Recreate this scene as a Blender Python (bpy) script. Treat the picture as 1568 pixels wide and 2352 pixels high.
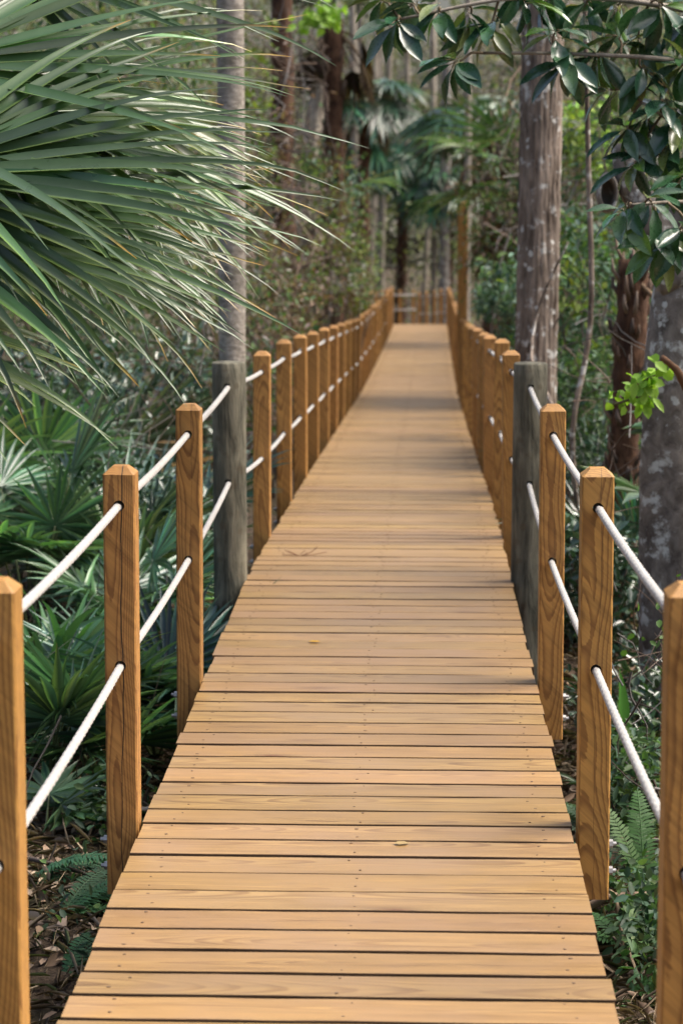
import bpy, math, random
import numpy as np
from mathutils import Vector

R = math.radians
scene = bpy.context.scene
col = scene.collection
for o in list(bpy.data.objects):
    bpy.data.objects.remove(o)

# ------------------------------------------------------------------ camera
cam_d = bpy.data.cameras.new('camera')
cam = bpy.data.objects.new('camera', cam_d)
col.objects.link(cam)
cam.location = (0, 0, 1.82)
cam.rotation_euler = (R(90 - 8.952), 0, R(1.925))
cam_d.sensor_fit = 'VERTICAL'
cam_d.sensor_height = 36
cam_d.lens = 36 * 4850 / 2352
cam_d.clip_start = 0.1
cam_d.clip_end = 500
cam_d.dof.use_dof = True
cam_d.dof.focus_distance = 6.4
cam_d.dof.aperture_fstop = 4.3
scene.camera = cam

# ------------------------------------------------------------------ light
SUN_ELEV, SUN_AZ = 57.0, 80.0      # azimuth measured from +Y towards +X
world = bpy.data.worlds.new('World')
scene.world = world
world.use_nodes = True
wn = world.node_tree
wn.nodes.clear()
sky = wn.nodes.new('ShaderNodeTexSky')
sky.sky_type = 'NISHITA'
sky.sun_disc = False
sky.sun_elevation = R(SUN_ELEV)
sky.sun_rotation = R(SUN_AZ)
sky.air_density = 1.0
sky.dust_density = 8.0
sky.ozone_density = 1.0
bg = wn.nodes.new('ShaderNodeBackground')
bg.inputs['Strength'].default_value = 0.11
wo = wn.nodes.new('ShaderNodeOutputWorld')
wn.links.new(sky.outputs[0], bg.inputs[0])
wn.links.new(bg.outputs[0], wo.inputs[0])
sun_d = bpy.data.lights.new('sun', 'SUN')
sun_d.energy = 2.2
sun_d.angle = R(36)
sun_d.color = (1.0, 0.95, 0.87)
sun = bpy.data.objects.new('sun', sun_d)
col.objects.link(sun)
sd = Vector((math.sin(R(SUN_AZ)) * math.cos(R(SUN_ELEV)), math.cos(R(SUN_AZ)) * math.cos(R(SUN_ELEV)), math.sin(R(SUN_ELEV))))
sun.rotation_euler = sd.to_track_quat('Z', 'Y').to_euler()

vs = scene.view_settings
vs.view_transform = 'Standard'
vs.look = 'None'
vs.exposure = 1.12
vs.gamma = 1.0
vs.use_curve_mapping = False
scene.cycles.use_denoising = True
scene.cycles.max_bounces = 8
scene.cycles.transparent_max_bounces = 8

# ------------------------------------------------------------------ helpers
def rs(seed):
    return np.random.RandomState(seed)

def unit(v):
    v = np.asarray(v, float)
    return v / np.maximum(np.linalg.norm(v, axis=-1, keepdims=True), 1e-9)

class MB:
    """collects vertices, faces, material slots and a colour per vertex; builds ONE mesh"""
    def __init__(s):
        s.v, s.q, s.t, s.qm, s.tm, s.c, s.n = [], [], [], [], [], [], 0
    def add(s, v, quads=None, tris=None, col=(1, 1, 1), mat=0):
        v = np.asarray(v, float).reshape(-1, 3)
        c = np.asarray(col, float)
        if c.ndim == 1:
            c = np.tile(c, (len(v), 1))
        s.v.append(v); s.c.append(c)
        if quads is not None and len(quads):
            q = np.asarray(quads, int) + s.n
            s.q.append(q); s.qm.append(np.full(len(q), mat))
        if tris is not None and len(tris):
            t = np.asarray(tris, int) + s.n
            s.t.append(t); s.tm.append(np.full(len(t), mat))
        s.n += len(v)
    def mesh(s, name, mats, smooth=True):
        me = bpy.data.meshes.new(name)
        v = np.concatenate(s.v); c = np.concatenate(s.c)
        q = np.concatenate(s.q) if s.q else np.zeros((0, 4), int)
        t = np.concatenate(s.t) if s.t else np.zeros((0, 3), int)
        mi = np.concatenate(s.qm + s.tm) if (s.qm or s.tm) else np.zeros(0, int)
        me.vertices.add(len(v)); me.vertices.foreach_set('co', v.ravel())
        nl = q.size + t.size
        me.loops.add(nl)
        me.loops.foreach_set('vertex_index', np.concatenate([q.ravel(), t.ravel()]).astype(np.int32))
        me.polygons.add(len(q) + len(t))
        ls = np.concatenate([np.arange(len(q)) * 4, q.size + np.arange(len(t)) * 3]).astype(np.int32)
        me.polygons.foreach_set('loop_start', ls)
        me.polygons.foreach_set('material_index', mi.astype(np.int32))
        me.polygons.foreach_set('use_smooth', np.full(len(ls), smooth))
        a = me.attributes.new('col', 'FLOAT_COLOR', 'POINT')
        a.data.foreach_set('color', np.concatenate([c, np.ones((len(c), 1))], 1).astype(np.float32).ravel())
        for m in (mats if isinstance(mats, (list, tuple)) else [mats]):
            me.materials.append(m)
        me.update(calc_edges=True)
        me.validate()
        return me
    def build(s, name, mats, parent=None, smooth=True, loc=None):
        if loc is not None:
            s.v = [x - np.asarray(loc, float) for x in s.v]
        o = link(name, s.mesh(name, mats, smooth), parent)
        if loc is not None:
            o.location = loc
        return o

def link(name, me, parent=None):
    o = bpy.data.objects.new(name, me)
    col.objects.link(o)
    if parent is not None:
        o.parent = parent
    return o

def tag(o, label=None, cat=None, group=None, kind=None):
    if label: o['label'] = label
    if cat: o['category'] = cat
    if group: o['group'] = group
    if kind: o['kind'] = kind
    return o

def thing(name, label, cat, loc=(0, 0, 0), group=None):
    o = bpy.data.objects.new(name, None)
    col.objects.link(o)
    o.location = loc
    o.empty_display_size = 0.1
    return tag(o, label, cat, group)

def frames(p):
    """tangent, side, up for a polyline"""
    p = np.asarray(p, float)
    t = unit(np.gradient(p, axis=0))
    ref = np.array([0, 0, 1.0]) if abs(t[0][2]) < 0.9 else np.array([1.0, 0, 0])
    s = np.zeros_like(p); u = np.zeros_like(p)
    for i in range(len(p)):
        b = ref - t[i] * np.dot(ref, t[i])
        b = b / max(np.linalg.norm(b), 1e-9)
        u[i] = b; s[i] = np.cross(t[i], b); ref = b
    return t, s, u

def tube(mb, p, r, n=8, col=(1, 1, 1), mat=0, cap=True):
    p = np.asarray(p, float); m = len(p)
    r = np.asarray(r, float)
    if r.ndim == 0: r = np.full(m, float(r))
    if r.ndim == 1: r = np.repeat(r[:, None], n, 1)
    t, s, u = frames(p)
    a = np.arange(n) * 2 * np.pi / n
    v = p[:, None] + r[:, :, None] * (np.cos(a)[None, :, None] * s[:, None] + np.sin(a)[None, :, None] * u[:, None])
    i = np.arange(m - 1)[:, None] * n + np.arange(n)[None]
    j = np.arange(m - 1)[:, None] * n + (np.arange(n)[None] + 1) % n
    q = np.stack([i, j, j + n, i + n], -1).reshape(-1, 4)
    v = v.reshape(-1, 3); tr = []
    if cap:
        v = np.concatenate([v, p[:1], p[-1:]])
        k = np.arange(n)
        tr = np.concatenate([np.stack([np.full(n, m * n), (k + 1) % n, k], 1),
                             np.stack([np.full(n, m * n + 1), (m - 1) * n + k, (m - 1) * n + (k + 1) % n], 1)])
    mb.add(v, q, tr, col, mat)

def box(mb, lo, hi, col=(1, 1, 1), mat=0):
    x0, y0, z0 = lo; x1, y1, z1 = hi
    v = [(x0, y0, z0), (x1, y0, z0), (x1, y1, z0), (x0, y1, z0), (x0, y0, z1), (x1, y0, z1), (x1, y1, z1), (x0, y1, z1)]
    mb.add(v, [(3, 2, 1, 0), (4, 5, 6, 7), (0, 1, 5, 4), (1, 2, 6, 5), (2, 3, 7, 6), (3, 0, 4, 7)], None, col, mat)

def wobble(p, amp, seed, k=3):
    """smooth sideways wandering of a polyline"""
    r = rs(seed); n = len(p); t = np.linspace(0, 1, n)
    o = np.zeros((n, 3))
    for i in range(1, k + 1):
        o += np.sin(t[:, None] * i * 2.2 + r.rand(3) * 6.28) * r.randn(3) * amp / i
    return np.asarray(p, float) + (o - o[0]) * np.array([1, 1, .35])

def spline(pts, n):
    p = np.asarray(pts, float)
    if len(p) == 2:
        return p[0] + (p[1] - p[0]) * np.linspace(0, 1, n)[:, None]
    x = np.concatenate([[0], np.cumsum(np.linalg.norm(np.diff(p, axis=0), axis=1))])
    t = np.linspace(0, x[-1], n)
    q = np.stack([np.interp(t, x, p[:, k]) for k in range(3)], 1)
    for _ in range(max(1, n // 8)):
        q[1:-1] = (q[:-2] + 2 * q[1:-1] + q[2:]) / 4
    return q

# ------------------------------------------------------------------ materials
def newmat(name):
    m = bpy.data.materials.new(name)
    m.use_nodes = True
    nt = m.node_tree
    nt.nodes.clear()
    out = nt.nodes.new('ShaderNodeOutputMaterial')
    b = nt.nodes.new('ShaderNodeBsdfPrincipled')
    nt.links.new(b.outputs[0], out.inputs[0])
    return m, nt, b, out

class N:
    """small wrapper for writing node trees"""
    def __init__(s, nt): s.nt = nt
    def put(s, sock, v):
        if isinstance(v, bpy.types.NodeSocket): s.nt.links.new(v, sock)
        elif v is not None: sock.default_value = v
    def node(s, typ, ins=None, **kw):
        n = s.nt.nodes.new(typ)
        for k, v in kw.items(): setattr(n, k, v)
        for k, v in (ins or {}).items(): s.put(n.inputs[k], v)
        return n
    def math(s, op, a, b=None, c=None, clamp=False):
        n = s.nt.nodes.new('ShaderNodeMath'); n.operation = op; n.use_clamp = clamp
        s.put(n.inputs[0], a); s.put(n.inputs[1], b)
        if c is not None: s.put(n.inputs[2], c)
        return n.outputs[0]
    def vmath(s, op, a, b=None):
        n = s.nt.nodes.new('ShaderNodeVectorMath'); n.operation = op
        s.put(n.inputs[0], a)
        if b is not None: s.put(n.inputs[1], b)
        return n.outputs[1] if op in ('LENGTH', 'DISTANCE', 'DOT_PRODUCT') else n.outputs[0]
    def noise(s, vec, scale, detail=3, rough=.5, dist=0.0):
        n = s.node('ShaderNodeTexNoise', {'Vector': vec, 'Scale': scale, 'Detail': detail, 'Roughness': rough, 'Distortion': dist})
        return n.outputs['Fac']
    def ramp(s, fac, stops, interp='LINEAR'):
        n = s.nt.nodes.new('ShaderNodeValToRGB')
        r = n.color_ramp; r.interpolation = interp
        while len(r.elements) < len(stops): r.elements.new(0.5)
        for e, (p, c) in zip(r.elements, stops):
            e.position = p
            e.color = (c, c, c, 1) if not isinstance(c, (tuple, list)) else (*c, 1)
        s.put(n.inputs[0], fac)
        return n.outputs[0]
    def mix(s, fac, a, b, blend='MIX'):
        n = s.nt.nodes.new('ShaderNodeMix'); n.data_type = 'RGBA'; n.blend_type = blend
        s.put(n.inputs[0], fac)
        s.put(n.inputs[6], (*a, 1) if isinstance(a, tuple) and len(a) == 3 else a)
        s.put(n.inputs[7], (*b, 1) if isinstance(b, tuple) and len(b) == 3 else b)
        return n.outputs[2]
    def bump(s, h, strength=.3, dist=.01):
        return s.node('ShaderNodeBump', {'Height': h, 'Strength': strength, 'Distance': dist}).outputs[0]

def wood_mat(name, axis, early, late, ring_mm, contrast, rough, knots=1.0, blotch=None, bumpy=.15, coat=0.0):
    """pine as a solid texture: growth rings round a pith that wanders along the board; end grain comes out right"""
    m, nt, b, out = newmat(name)
    g = N(nt)
    tc = g.node('ShaderNodeTexCoord')
    oi = g.node('ShaderNodeObjectInfo')
    rnd = oi.outputs['Random']
    sep = g.node('ShaderNodeSeparateXYZ', {0: tc.outputs['Object']})
    X, Y, Z = sep.outputs[0], sep.outputs[1], sep.outputs[2]
    if axis == 'Z': L, A, B = Z, X, Y
    else: L, A, B = X, Y, Z
    r1 = g.math('FRACT', g.math('MULTIPLY', rnd, 17.31))
    r2 = g.math('FRACT', g.math('MULTIPLY', rnd, 91.7))
    r3 = g.math('FRACT', g.math('MULTIPLY', rnd, 253.9))
    Ls = g.math('ADD', L, g.math('MULTIPLY', rnd, 37.0))
    # pith position wanders
    lv = g.node('ShaderNodeCombineXYZ', {0: Ls, 1: g.math('MULTIPLY', r1, 9.0), 2: g.math('MULTIPLY', r2, 9.0)}).outputs[0]
    wa = g.noise(lv, 1.1, 2, .45)
    wb = g.noise(g.vmath('ADD', lv, (5.2, 3.1, 7.7)), .8, 2, .45)
    ca = g.math('ADD', g.math('MULTIPLY_ADD', r1, .10, -.05), g.math('MULTIPLY_ADD', wa, .10, -.05))
    cb = g.math('ADD', g.math('MULTIPLY_ADD', r2, .10, .0), g.math('MULTIPLY_ADD', wb, .16, -.08))
    da = g.math('SUBTRACT', A, ca)
    db = g.math('SUBTRACT', B, cb)
    rad = g.math('SQRT', g.math('ADD', g.math('MULTIPLY', da, da), g.math('MULTIPLY', db, db)))
    # knots: sparse cells stretched along the grain
    kv = g.node('ShaderNodeCombineXYZ', {0: g.math('MULTIPLY', Ls, 1.9), 1: g.math('MULTIPLY', A, 7.0), 2: g.math('ADD', g.math('MULTIPLY', B, 4.0), g.math('MULTIPLY', r3, 20.0))}).outputs[0]
    vo = g.node('ShaderNodeTexVoronoi', {'Vector': kv, 'Scale': 1.0})
    kd = vo.outputs['Distance']
    keep = g.math('GREATER_THAN', g.node('ShaderNodeSeparateColor', {0: vo.outputs['Color']}).outputs[0], 1 - .42 * knots)
    kn = g.math('MULTIPLY', g.ramp(kd, [(0, 1.0), (.34, 0.0)], 'EASE'), keep)
    fine = g.noise(g.vmath('MULTIPLY', g.vmath('ADD', tc.outputs['Object'], lv), (3, 90, 90) if axis == 'X' else (90, 90, 3)), 1.0, 3, .6)
    rr = g.math('ADD', g.math('ADD', rad, g.math('MULTIPLY', kn, .022)), g.math('MULTIPLY', fine, .0016))
    ph = g.math('FRACT', g.math('MULTIPLY', rr, 1000.0 / ring_mm))
    ring = g.ramp(ph, [(0, .0), (.45, .12), (.82, 1.0), (.92, 1.0), (1.0, .0)], 'EASE')
    base = g.mix(g.math('MULTIPLY', ring, contrast), early, late)
    fib = g.ramp(fine, [(.3, .86), (.7, 1.1)])
    base = g.mix(1.0, base, fib, 'MULTIPLY')
    streak = g.noise(g.vmath('MULTIPLY', g.vmath('ADD', tc.outputs['Object'], lv), (1.1, 34, 34) if axis == 'X' else (34, 34, 1.1)), 1.0, 4, .65)
    base = g.mix(1.0, base, g.ramp(streak, [(.28, (.70, .66, .62)), (.5, (1.0, 1.0, 1.0)), (.72, (1.18, 1.16, 1.10))]), 'MULTIPLY')
    if blotch:
        bl = g.noise(g.vmath('MULTIPLY', g.vmath('ADD', tc.outputs['Object'], lv), (1.6, 5, 5) if axis == 'X' else (5, 5, 1.6)), 1.0, 3, .55)
        base = g.mix(g.ramp(bl, [(.42, 0.0), (.72, .8)]), base, blotch)
    core = g.math('MULTIPLY', g.ramp(kd, [(.03, 1.0), (.11, 0.0)]), keep)
    base = g.mix(g.math('MULTIPLY', core, .85), base, (.12, .045, .015))
    ring2 = g.math('MULTIPLY', g.ramp(kd, [(.05, 0.0), (.10, 1.0), (.2, 0.0)]), keep)
    base = g.mix(g.math('MULTIPLY', ring2, .35), base, tuple(c * .55 for c in late))
    # drying check: a thin wavy split on posts that carry the property "crack"
    at = g.node('ShaderNodeAttribute', attribute_type='OBJECT', attribute_name='crack')
    wv = g.math('MULTIPLY_ADD', g.noise(lv, 3.0, 3, .5), .030, -.015)
    cd = g.math('ABSOLUTE', g.math('ADD', g.math('SUBTRACT', A, wv), g.math('MULTIPLY', L, -.012)))
    cw = g.math('MULTIPLY', at.outputs['Fac'], g.math('MULTIPLY', .0026, g.noise(lv, 2.0, 1)))
    front = g.math('LESS_THAN', B, 0.0)
    crack = g.math('MULTIPLY', g.math('MULTIPLY', g.math('LESS_THAN', cd, cw), front), 1.0 if axis == 'Z' else 0.0)
    base = g.mix(crack, base, (.018, .010, .006))
    val = g.math('MULTIPLY_ADD', r3, .30, .85)
    base = g.mix(1.0, base, g.node('ShaderNodeCombineColor', {0: val, 1: g.math('MULTIPLY', val, g.math('MULTIPLY_ADD', r2, .06, .97)), 2: g.math('MULTIPLY', val, g.math('MULTIPLY_ADD', r1, .2, .9))}).outputs[0], 'MULTIPLY')
    g.put(b.inputs['Base Color'], base)
    g.put(b.inputs['Roughness'], g.math('MULTIPLY_ADD', fine, .2, rough - .1))
    b.inputs['Specular IOR Level'].default_value = .5
    b.inputs['Coat Weight'].default_value = coat
    b.inputs['Coat Roughness'].default_value = .32
    h = g.math('SUBTRACT', g.math('MULTIPLY_ADD', ring, -.4, fine), g.math('MULTIPLY', crack, 4.0))
    g.put(b.inputs['Normal'], g.bump(h, bumpy, .004))
    return m

def leaf_mat(name, rough=.5, spec=.4, transl=.3, vary=.3, coat=0.0):
    m, nt, b, out = newmat(name)
    g = N(nt)
    at = g.node('ShaderNodeAttribute', attribute_name='col')
    oi = g.node('ShaderNodeObjectInfo')
    geo = g.node('ShaderNodeNewGeometry')
    tc = g.node('ShaderNodeTexCoord')
    nz = g.noise(tc.outputs['Object'], 9.0, 3, .6)
    v = g.math('ADD', g.math('MULTIPLY_ADD', oi.outputs['Random'], vary, 1 - vary / 2), g.math('MULTIPLY_ADD', nz, .5, -.25))
    c = g.mix(1.0, at.outputs['Color'], g.node('ShaderNodeCombineColor', {0: v, 1: v, 2: v}).outputs[0], 'MULTIPLY')
    g.put(b.inputs['Base Color'], c)
    g.put(b.inputs['Roughness'], g.math('MULTIPLY_ADD', nz, .2, rough - .1))
    b.inputs['Specular IOR Level'].default_value = spec
    b.inputs['Coat Weight'].default_value = coat
    b.inputs['Coat Roughness'].default_value = .12
    if transl:
        t = g.node('ShaderNodeBsdfTranslucent')
        tcn = g.mix(1.0, c, (1.25, 1.35, .6), 'MULTIPLY')
        g.put(t.inputs[0], tcn)
        mx = g.node('ShaderNodeMixShader', {0: transl, 1: b.outputs[0], 2: t.outputs[0]})
        nt.links.new(mx.outputs[0], out.inputs[0])
    return m

def bark_mat(name, dark, light, lichen=None, lichen_amt=.0, vscale=5.0, scale=22.0, rough=.9, bumpy=.6, ridged=False):
    m, nt, b, out = newmat(name)
    g = N(nt)
    tc = g.node('ShaderNodeTexCoord')
    co = tc.outputs['Object']
    st = g.vmath('MULTIPLY', co, (1, 1, 1 / vscale))
    n1 = g.noise(st, scale, 5, .62, .4)
    n2 = g.noise(co, 3.0, 4, .6)
    c = g.mix(g.ramp(n1, [(.33, 0.0), (.66, 1.0)]), dark, light)
    c = g.mix(1.0, c, g.ramp(n2, [(.3, .65), (.7, 1.2)]), 'MULTIPLY')
    if lichen:
        n3 = g.noise(co, 11.0, 4, .62)
        vo = g.node('ShaderNodeTexVoronoi', {'Vector': g.vmath('ADD', co, g.vmath('MULTIPLY', g.node('ShaderNodeTexNoise', {'Vector': co, 'Scale': 30.0}).outputs['Color'], (.03, .03, .03))), 'Scale': 13.0})
        kp = g.math('GREATER_THAN', g.node('ShaderNodeSeparateColor', {0: vo.outputs['Color']}).outputs[0], .35)
        spots = g.math('MULTIPLY', g.ramp(vo.outputs['Distance'], [(.16, 1.0), (.24, 0.0)]), kp)
        f = g.math('MAXIMUM', g.math('MULTIPLY', spots, lichen_amt), g.ramp(n3, [(.56, 0.0), (.66, lichen_amt)]))
        c = g.mix(f, c, lichen)
    g.put(b.inputs['Base Color'], c)
    b.inputs['Roughness'].default_value = rough
    b.inputs['Specular IOR Level'].default_value = .25
    g.put(b.inputs['Normal'], g.bump(g.math('ADD', n1, g.math('MULTIPLY', n2, .4)), bumpy, .03))
    return m

def plain_mat(name, c, rough=.6, spec=.4, nscale=20.0, amt=.25, metal=0.0, bumpy=.0):
    m, nt, b, out = newmat(name)
    g = N(nt)
    tc = g.node('ShaderNodeTexCoord')
    n1 = g.noise(tc.outputs['Object'], nscale, 4, .6)
    v = g.ramp(n1, [(.25, 1 - amt), (.75, 1 + amt)])
    g.put(b.inputs['Base Color'], g.mix(1.0, c, v, 'MULTIPLY'))
    b.inputs['Roughness'].default_value = rough
    b.inputs['Specular IOR Level'].default_value = spec
    b.inputs['Metallic'].default_value = metal
    if bumpy: g.put(b.inputs['Normal'], g.bump(n1, bumpy, .01))
    return m

M = {}
M['plank'] = wood_mat('plank_pine', 'X', (.320, .199, .076), (.165, .085, .028), 7.0, .66, .43, knots=.8, blotch=(.270, .168, .084), bumpy=.14, coat=.22)
M['plank_edge'] = wood_mat('plank_edge_gap_shade', 'X', (.095, .052, .022), (.060, .030, .012), 7.0, .6, .8, knots=.2)  # plank sides in darker brown: shade of the gaps painted into their colour
M['post'] = wood_mat('post_pine', 'Z', (.410, .212, .058), (.175, .072, .018), 5.0, .76, .55, knots=.5, bumpy=.14)
M['stringer'] = wood_mat('stringer_pine', 'X', (.20, .11, .045), (.12, .06, .02), 8.0, .6, .75, knots=.4)
M['nail'] = plain_mat('nail_steel', (.13, .085, .055), .5, .5, 50)
M['zinc'] = plain_mat('zinc_bolt', (.42, .42, .42), .45, .5, 60, .12, metal=.7)
M['pile'] = bark_mat('weathered_pile', (.048, .048, .036), (.245, .228, .170), (.09, .062, .035), .35, 5.0, 19.0, .85, .6)
M['leaf'] = leaf_mat('leaf_matte', .55, .35, .32)
M['glossy'] = leaf_mat('leaf_glossy', .28, .6, .12, .35, coat=.5)
M['palm'] = leaf_mat('palm_blade', .31, .48, .22, .25, coat=.25)
M['dead'] = leaf_mat('dead_leaf', .8, .15, .15, .35)
M['litter'] = leaf_mat('leaf_litter_piece', .8, .2, .1, .0)
M['twig'] = leaf_mat('twig_bark', .85, .2, 0, .3)
M['bark_grey'] = bark_mat('bark_grey_palm', (.20, .175, .145), (.50, .455, .40), (.12, .12, .075), .5, .5, 24.0, .9, .5)
M['bark_fissured'] = bark_mat('bark_fissured_lichen', (.055, .038, .028), (.34, .275, .225), (.60, .60, .57), .85, 6.0, 17.0, .92, .8)
M['bark_dark'] = bark_mat('bark_smooth_lichen', (.105, .090, .078), (.28, .25, .22), (.58, .60, .58), .95, 1.3, 16.0, .9, .4)
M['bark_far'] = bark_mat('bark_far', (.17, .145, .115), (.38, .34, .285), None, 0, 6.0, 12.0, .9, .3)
M['bark_brown'] = bark_mat('bark_palm_boots', (.035, .018, .012), (.14, .075, .045), None, 0, 2.0, 14.0, .95, .9)

def rope_mat():
    m, nt, b, out = newmat('white_rope')
    g = N(nt)
    tc = g.node('ShaderNodeTexCoord')
    n1 = g.noise(tc.outputs['Object'], 260.0, 3, .7)
    n2 = g.noise(tc.outputs['Object'], 14.0, 3, .6)
    c = g.mix(g.ramp(n2, [(.35, 0.0), (.75, .5)]), (.42, .41, .39), (.30, .28, .25))
    g.put(b.inputs['Base Color'], g.mix(1.0, c, g.ramp(n1, [(.3, .85), (.7, 1.05)]), 'MULTIPLY'))
    b.inputs['Roughness'].default_value = .85
    b.inputs['Specular IOR Level'].default_value = .2
    b.inputs['Sheen Weight'].default_value = .2
    g.put(b.inputs['Normal'], g.bump(n1, .5, .002))
    return m
M['rope'] = rope_mat()

def ground_mat():
    m, nt, b, out = newmat('forest_floor')
    g = N(nt)
    tc = g.node('ShaderNodeTexCoord')
    co = tc.outputs['Object']
    n1 = g.noise(co, 9.0, 6, .7)
    n2 = g.noise(co, 55.0, 4, .65)
    n3 = g.noise(co, 1.2, 3, .5)
    c = g.ramp(n1, [(.3, (.022, .015, .010)), (.5, (.060, .042, .028)), (.62, (.105, .078, .055)), (.75, (.055, .060, .025))])
    c = g.mix(1.0, c, g.ramp(n2, [(.3, .6), (.7, 1.5)]), 'MULTIPLY')
    c = g.mix(g.ramp(n3, [(.5, 0.0), (.7, .5)]), c, (.035, .045, .018))
    g.put(b.inputs['Base Color'], c)
    b.inputs['Roughness'].default_value = .95
    b.inputs['Specular IOR Level'].default_value = .2
    g.put(b.inputs['Normal'], g.bump(g.math('ADD', n1, n2), .8, .03))
    return m
M['ground'] = ground_mat()

# ------------------------------------------------------------------ setting: boardwalk line and ground
PY = np.array([-5, 0, 9.4, 10.4, 11.1, 12.8, 16.45, 22.0, 26.96, 33.0, 38.7, 44.0, 49.05, 53.0, 57.5, 100])
PZ = np.array([0, 0, 0, -.022, -.052, -.122, -.32, -.61, -.867, -1.07, -1.24, -1.38, -1.50, -1.78, -2.08, -2.5])
PX = np.array([-.152, -.152, -.152, -.143, -.133, -.122, -.108, -.075, -.038, .02, .076, .13, .175, -.15, -.62, -.62])
HALF = .61
def deck_z(y): return np.interp(y, PY, PZ)
def deck_x(y): return np.interp(y, PY, PX)

def ground_z(x, y):
    x = np.asarray(x, float); y = np.asarray(y, float)
    b = deck_z(y) - .62 - .10 * np.clip((y - 10) / 20, 0, 1)
    b = b + .07 * np.sin(x * 1.7 + y * .6) + .05 * np.sin(x * 3.1 - y * 1.3 + 1) + .03 * np.sin(y * 4.1 + x * 5.3)
    return b + .05 * np.clip(np.abs(x) - 3, 0, 40)

gx = np.concatenate([np.linspace(-40, -5, 36), np.linspace(-4.9, 4.9, 150), np.linspace(5, 40, 36)])
gy = np.concatenate([np.linspace(-6, 3.9, 20), np.linspace(4, 14, 150), np.linspace(14.2, 120, 130)])
GX, GY = np.meshgrid(gx, gy)
gr = rs(5)
GZ = ground_z(GX, GY) + gr.randn(*GX.shape) * .012
mb = MB()
nx, ny = len(gx), len(gy)
ii = np.arange(ny - 1)[:, None] * nx + np.arange(nx - 1)[None]
mb.add(np.stack([GX, GY, GZ], -1), np.stack([ii, ii + 1, ii + 1 + nx, ii + nx], -1).reshape(-1, 4))
tag(mb.build('ground', M['ground']), kind='structure')

# ------------------------------------------------------------------ boardwalk: every plank its own object
walk = thing('boardwalk', 'long straight boardwalk of honey-coloured crosswise pine planks running into the woods', 'boardwalk', (0, 0, 0))
PITCH = .1432

def plank_mesh(seed, wid=.1345, thick=.038):
    r = rs(seed)
    mb = MB()
    nsx = 9
    xs = np.linspace(-HALF, HALF, nsx)
    c = .0024
    w = wid / 2
    prof = np.array([(-w, -thick), (-w, -c), (-w + c * .35, -c * .3), (-w + c * 1.2, 0), (0, -.0004), (w - c * 1.2, 0), (w - c * .35, -c * .3), (w, -c), (w, -thick)])
    k = len(prof)
    x0, x1 = r.uniform(-.005, .005, 2)
    V = []
    for i, x in enumerate(xs):
        xx = x + (x0 if i == 0 else x1 if i == nsx - 1 else 0)
        edge = r.uniform(-.0011, .0011, 2)
        up = r.uniform(-.0008, .0008)
        p = prof.copy()
        p[:4, 0] += edge[0]; p[5:, 0] += edge[1]
        p[1:-1, 1] += up
        V.append(np.stack([np.full(k, xx), p[:, 0], p[:, 1]], 1))
    V = np.concatenate(V)
    q = []; qe = []
    for i in range(nsx - 1):
        for j in range(k):
            a = i * k + j; b_ = i * k + (j + 1) % k
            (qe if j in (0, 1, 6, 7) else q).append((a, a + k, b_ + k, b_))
    cen = np.array([[xs[0], 0, -thick / 2], [xs[-1], 0, -thick / 2]])
    n0 = len(V)
    t = []
    for j in range(k):
        t.append((n0, j, (j + 1) % k))
        t.append((n0 + 1, (nsx - 1) * k + (j + 1) % k, (nsx - 1) * k + j))
    mb.add(np.concatenate([V, cen]), q, t, mat=0)
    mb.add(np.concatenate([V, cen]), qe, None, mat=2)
    # nail heads: a pair over each of three stringers, set a hair into the board with a stained rim
    for sx in (-.515, .005, .515):
        for sy in (-.038, .038):
            px, py = sx + r.uniform(-.022, .022), sy + r.uniform(-.012, .012)
            rr = r.uniform(.0022, .0032)
            a = np.arange(7) * 2 * np.pi / 7
            el = r.uniform(1.0, 1.9)
            v = np.stack([px + rr * el * np.cos(a), py + rr * np.sin(a), np.full(7, .0012)], 1)
            vb = v.copy(); vb[:, 2] = -.004
            v = np.concatenate([v, vb, [[px, py, .0009]]])
            mb.add(v, [(i + 7, (i + 1) % 7 + 7, (i + 1) % 7, i) for i in range(7)], [(14, i, (i + 1) % 7) for i in range(7)], mat=1)
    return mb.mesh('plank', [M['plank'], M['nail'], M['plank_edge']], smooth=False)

plank_meshes = [plank_mesh(100 + i, .1306 + .0076 * ((i * 7) % 5 - 2) / 2) for i in range(16)]
pr = rs(11)
y = 2.45
plank_y = []
while y < 57.4:
    plank_y.append(y)
    y += PITCH + pr.uniform(-.0012, .0012)
far_mb = MB()
for i, y in enumerate(plank_y):
    e = .07
    z = float(deck_z(y)); slope = float((deck_z(y + e) - deck_z(y - e)) / (2 * e))
    x = float(deck_x(y)); yaw = -float((deck_x(y + .5) - deck_x(y - .5)))
    if i < 300:
        o = link('plank', plank_meshes[pr.randint(16)], walk)
        o.location = (x + pr.uniform(-.003, .003), y, z + pr.uniform(-.0015, .0015))
        o.rotation_euler = (math.atan(slope) + pr.uniform(-.008, .008), pr.uniform(-.0012, .0012), yaw + pr.uniform(-.0016, .0016))
        if pr.rand() < .5:
            o.rotation_euler[2] += math.pi
            o.rotation_euler[0] *= -1
    else:
        n0 = far_mb.n
        box(far_mb, (x - HALF, y - .068, z - .038), (x + HALF, y + .068, z + pr.uniform(-.001, .001)))
if far_mb.n:
    tag(far_mb.build('far_planks', M['plank'], walk, smooth=False), kind='stuff')
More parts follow.
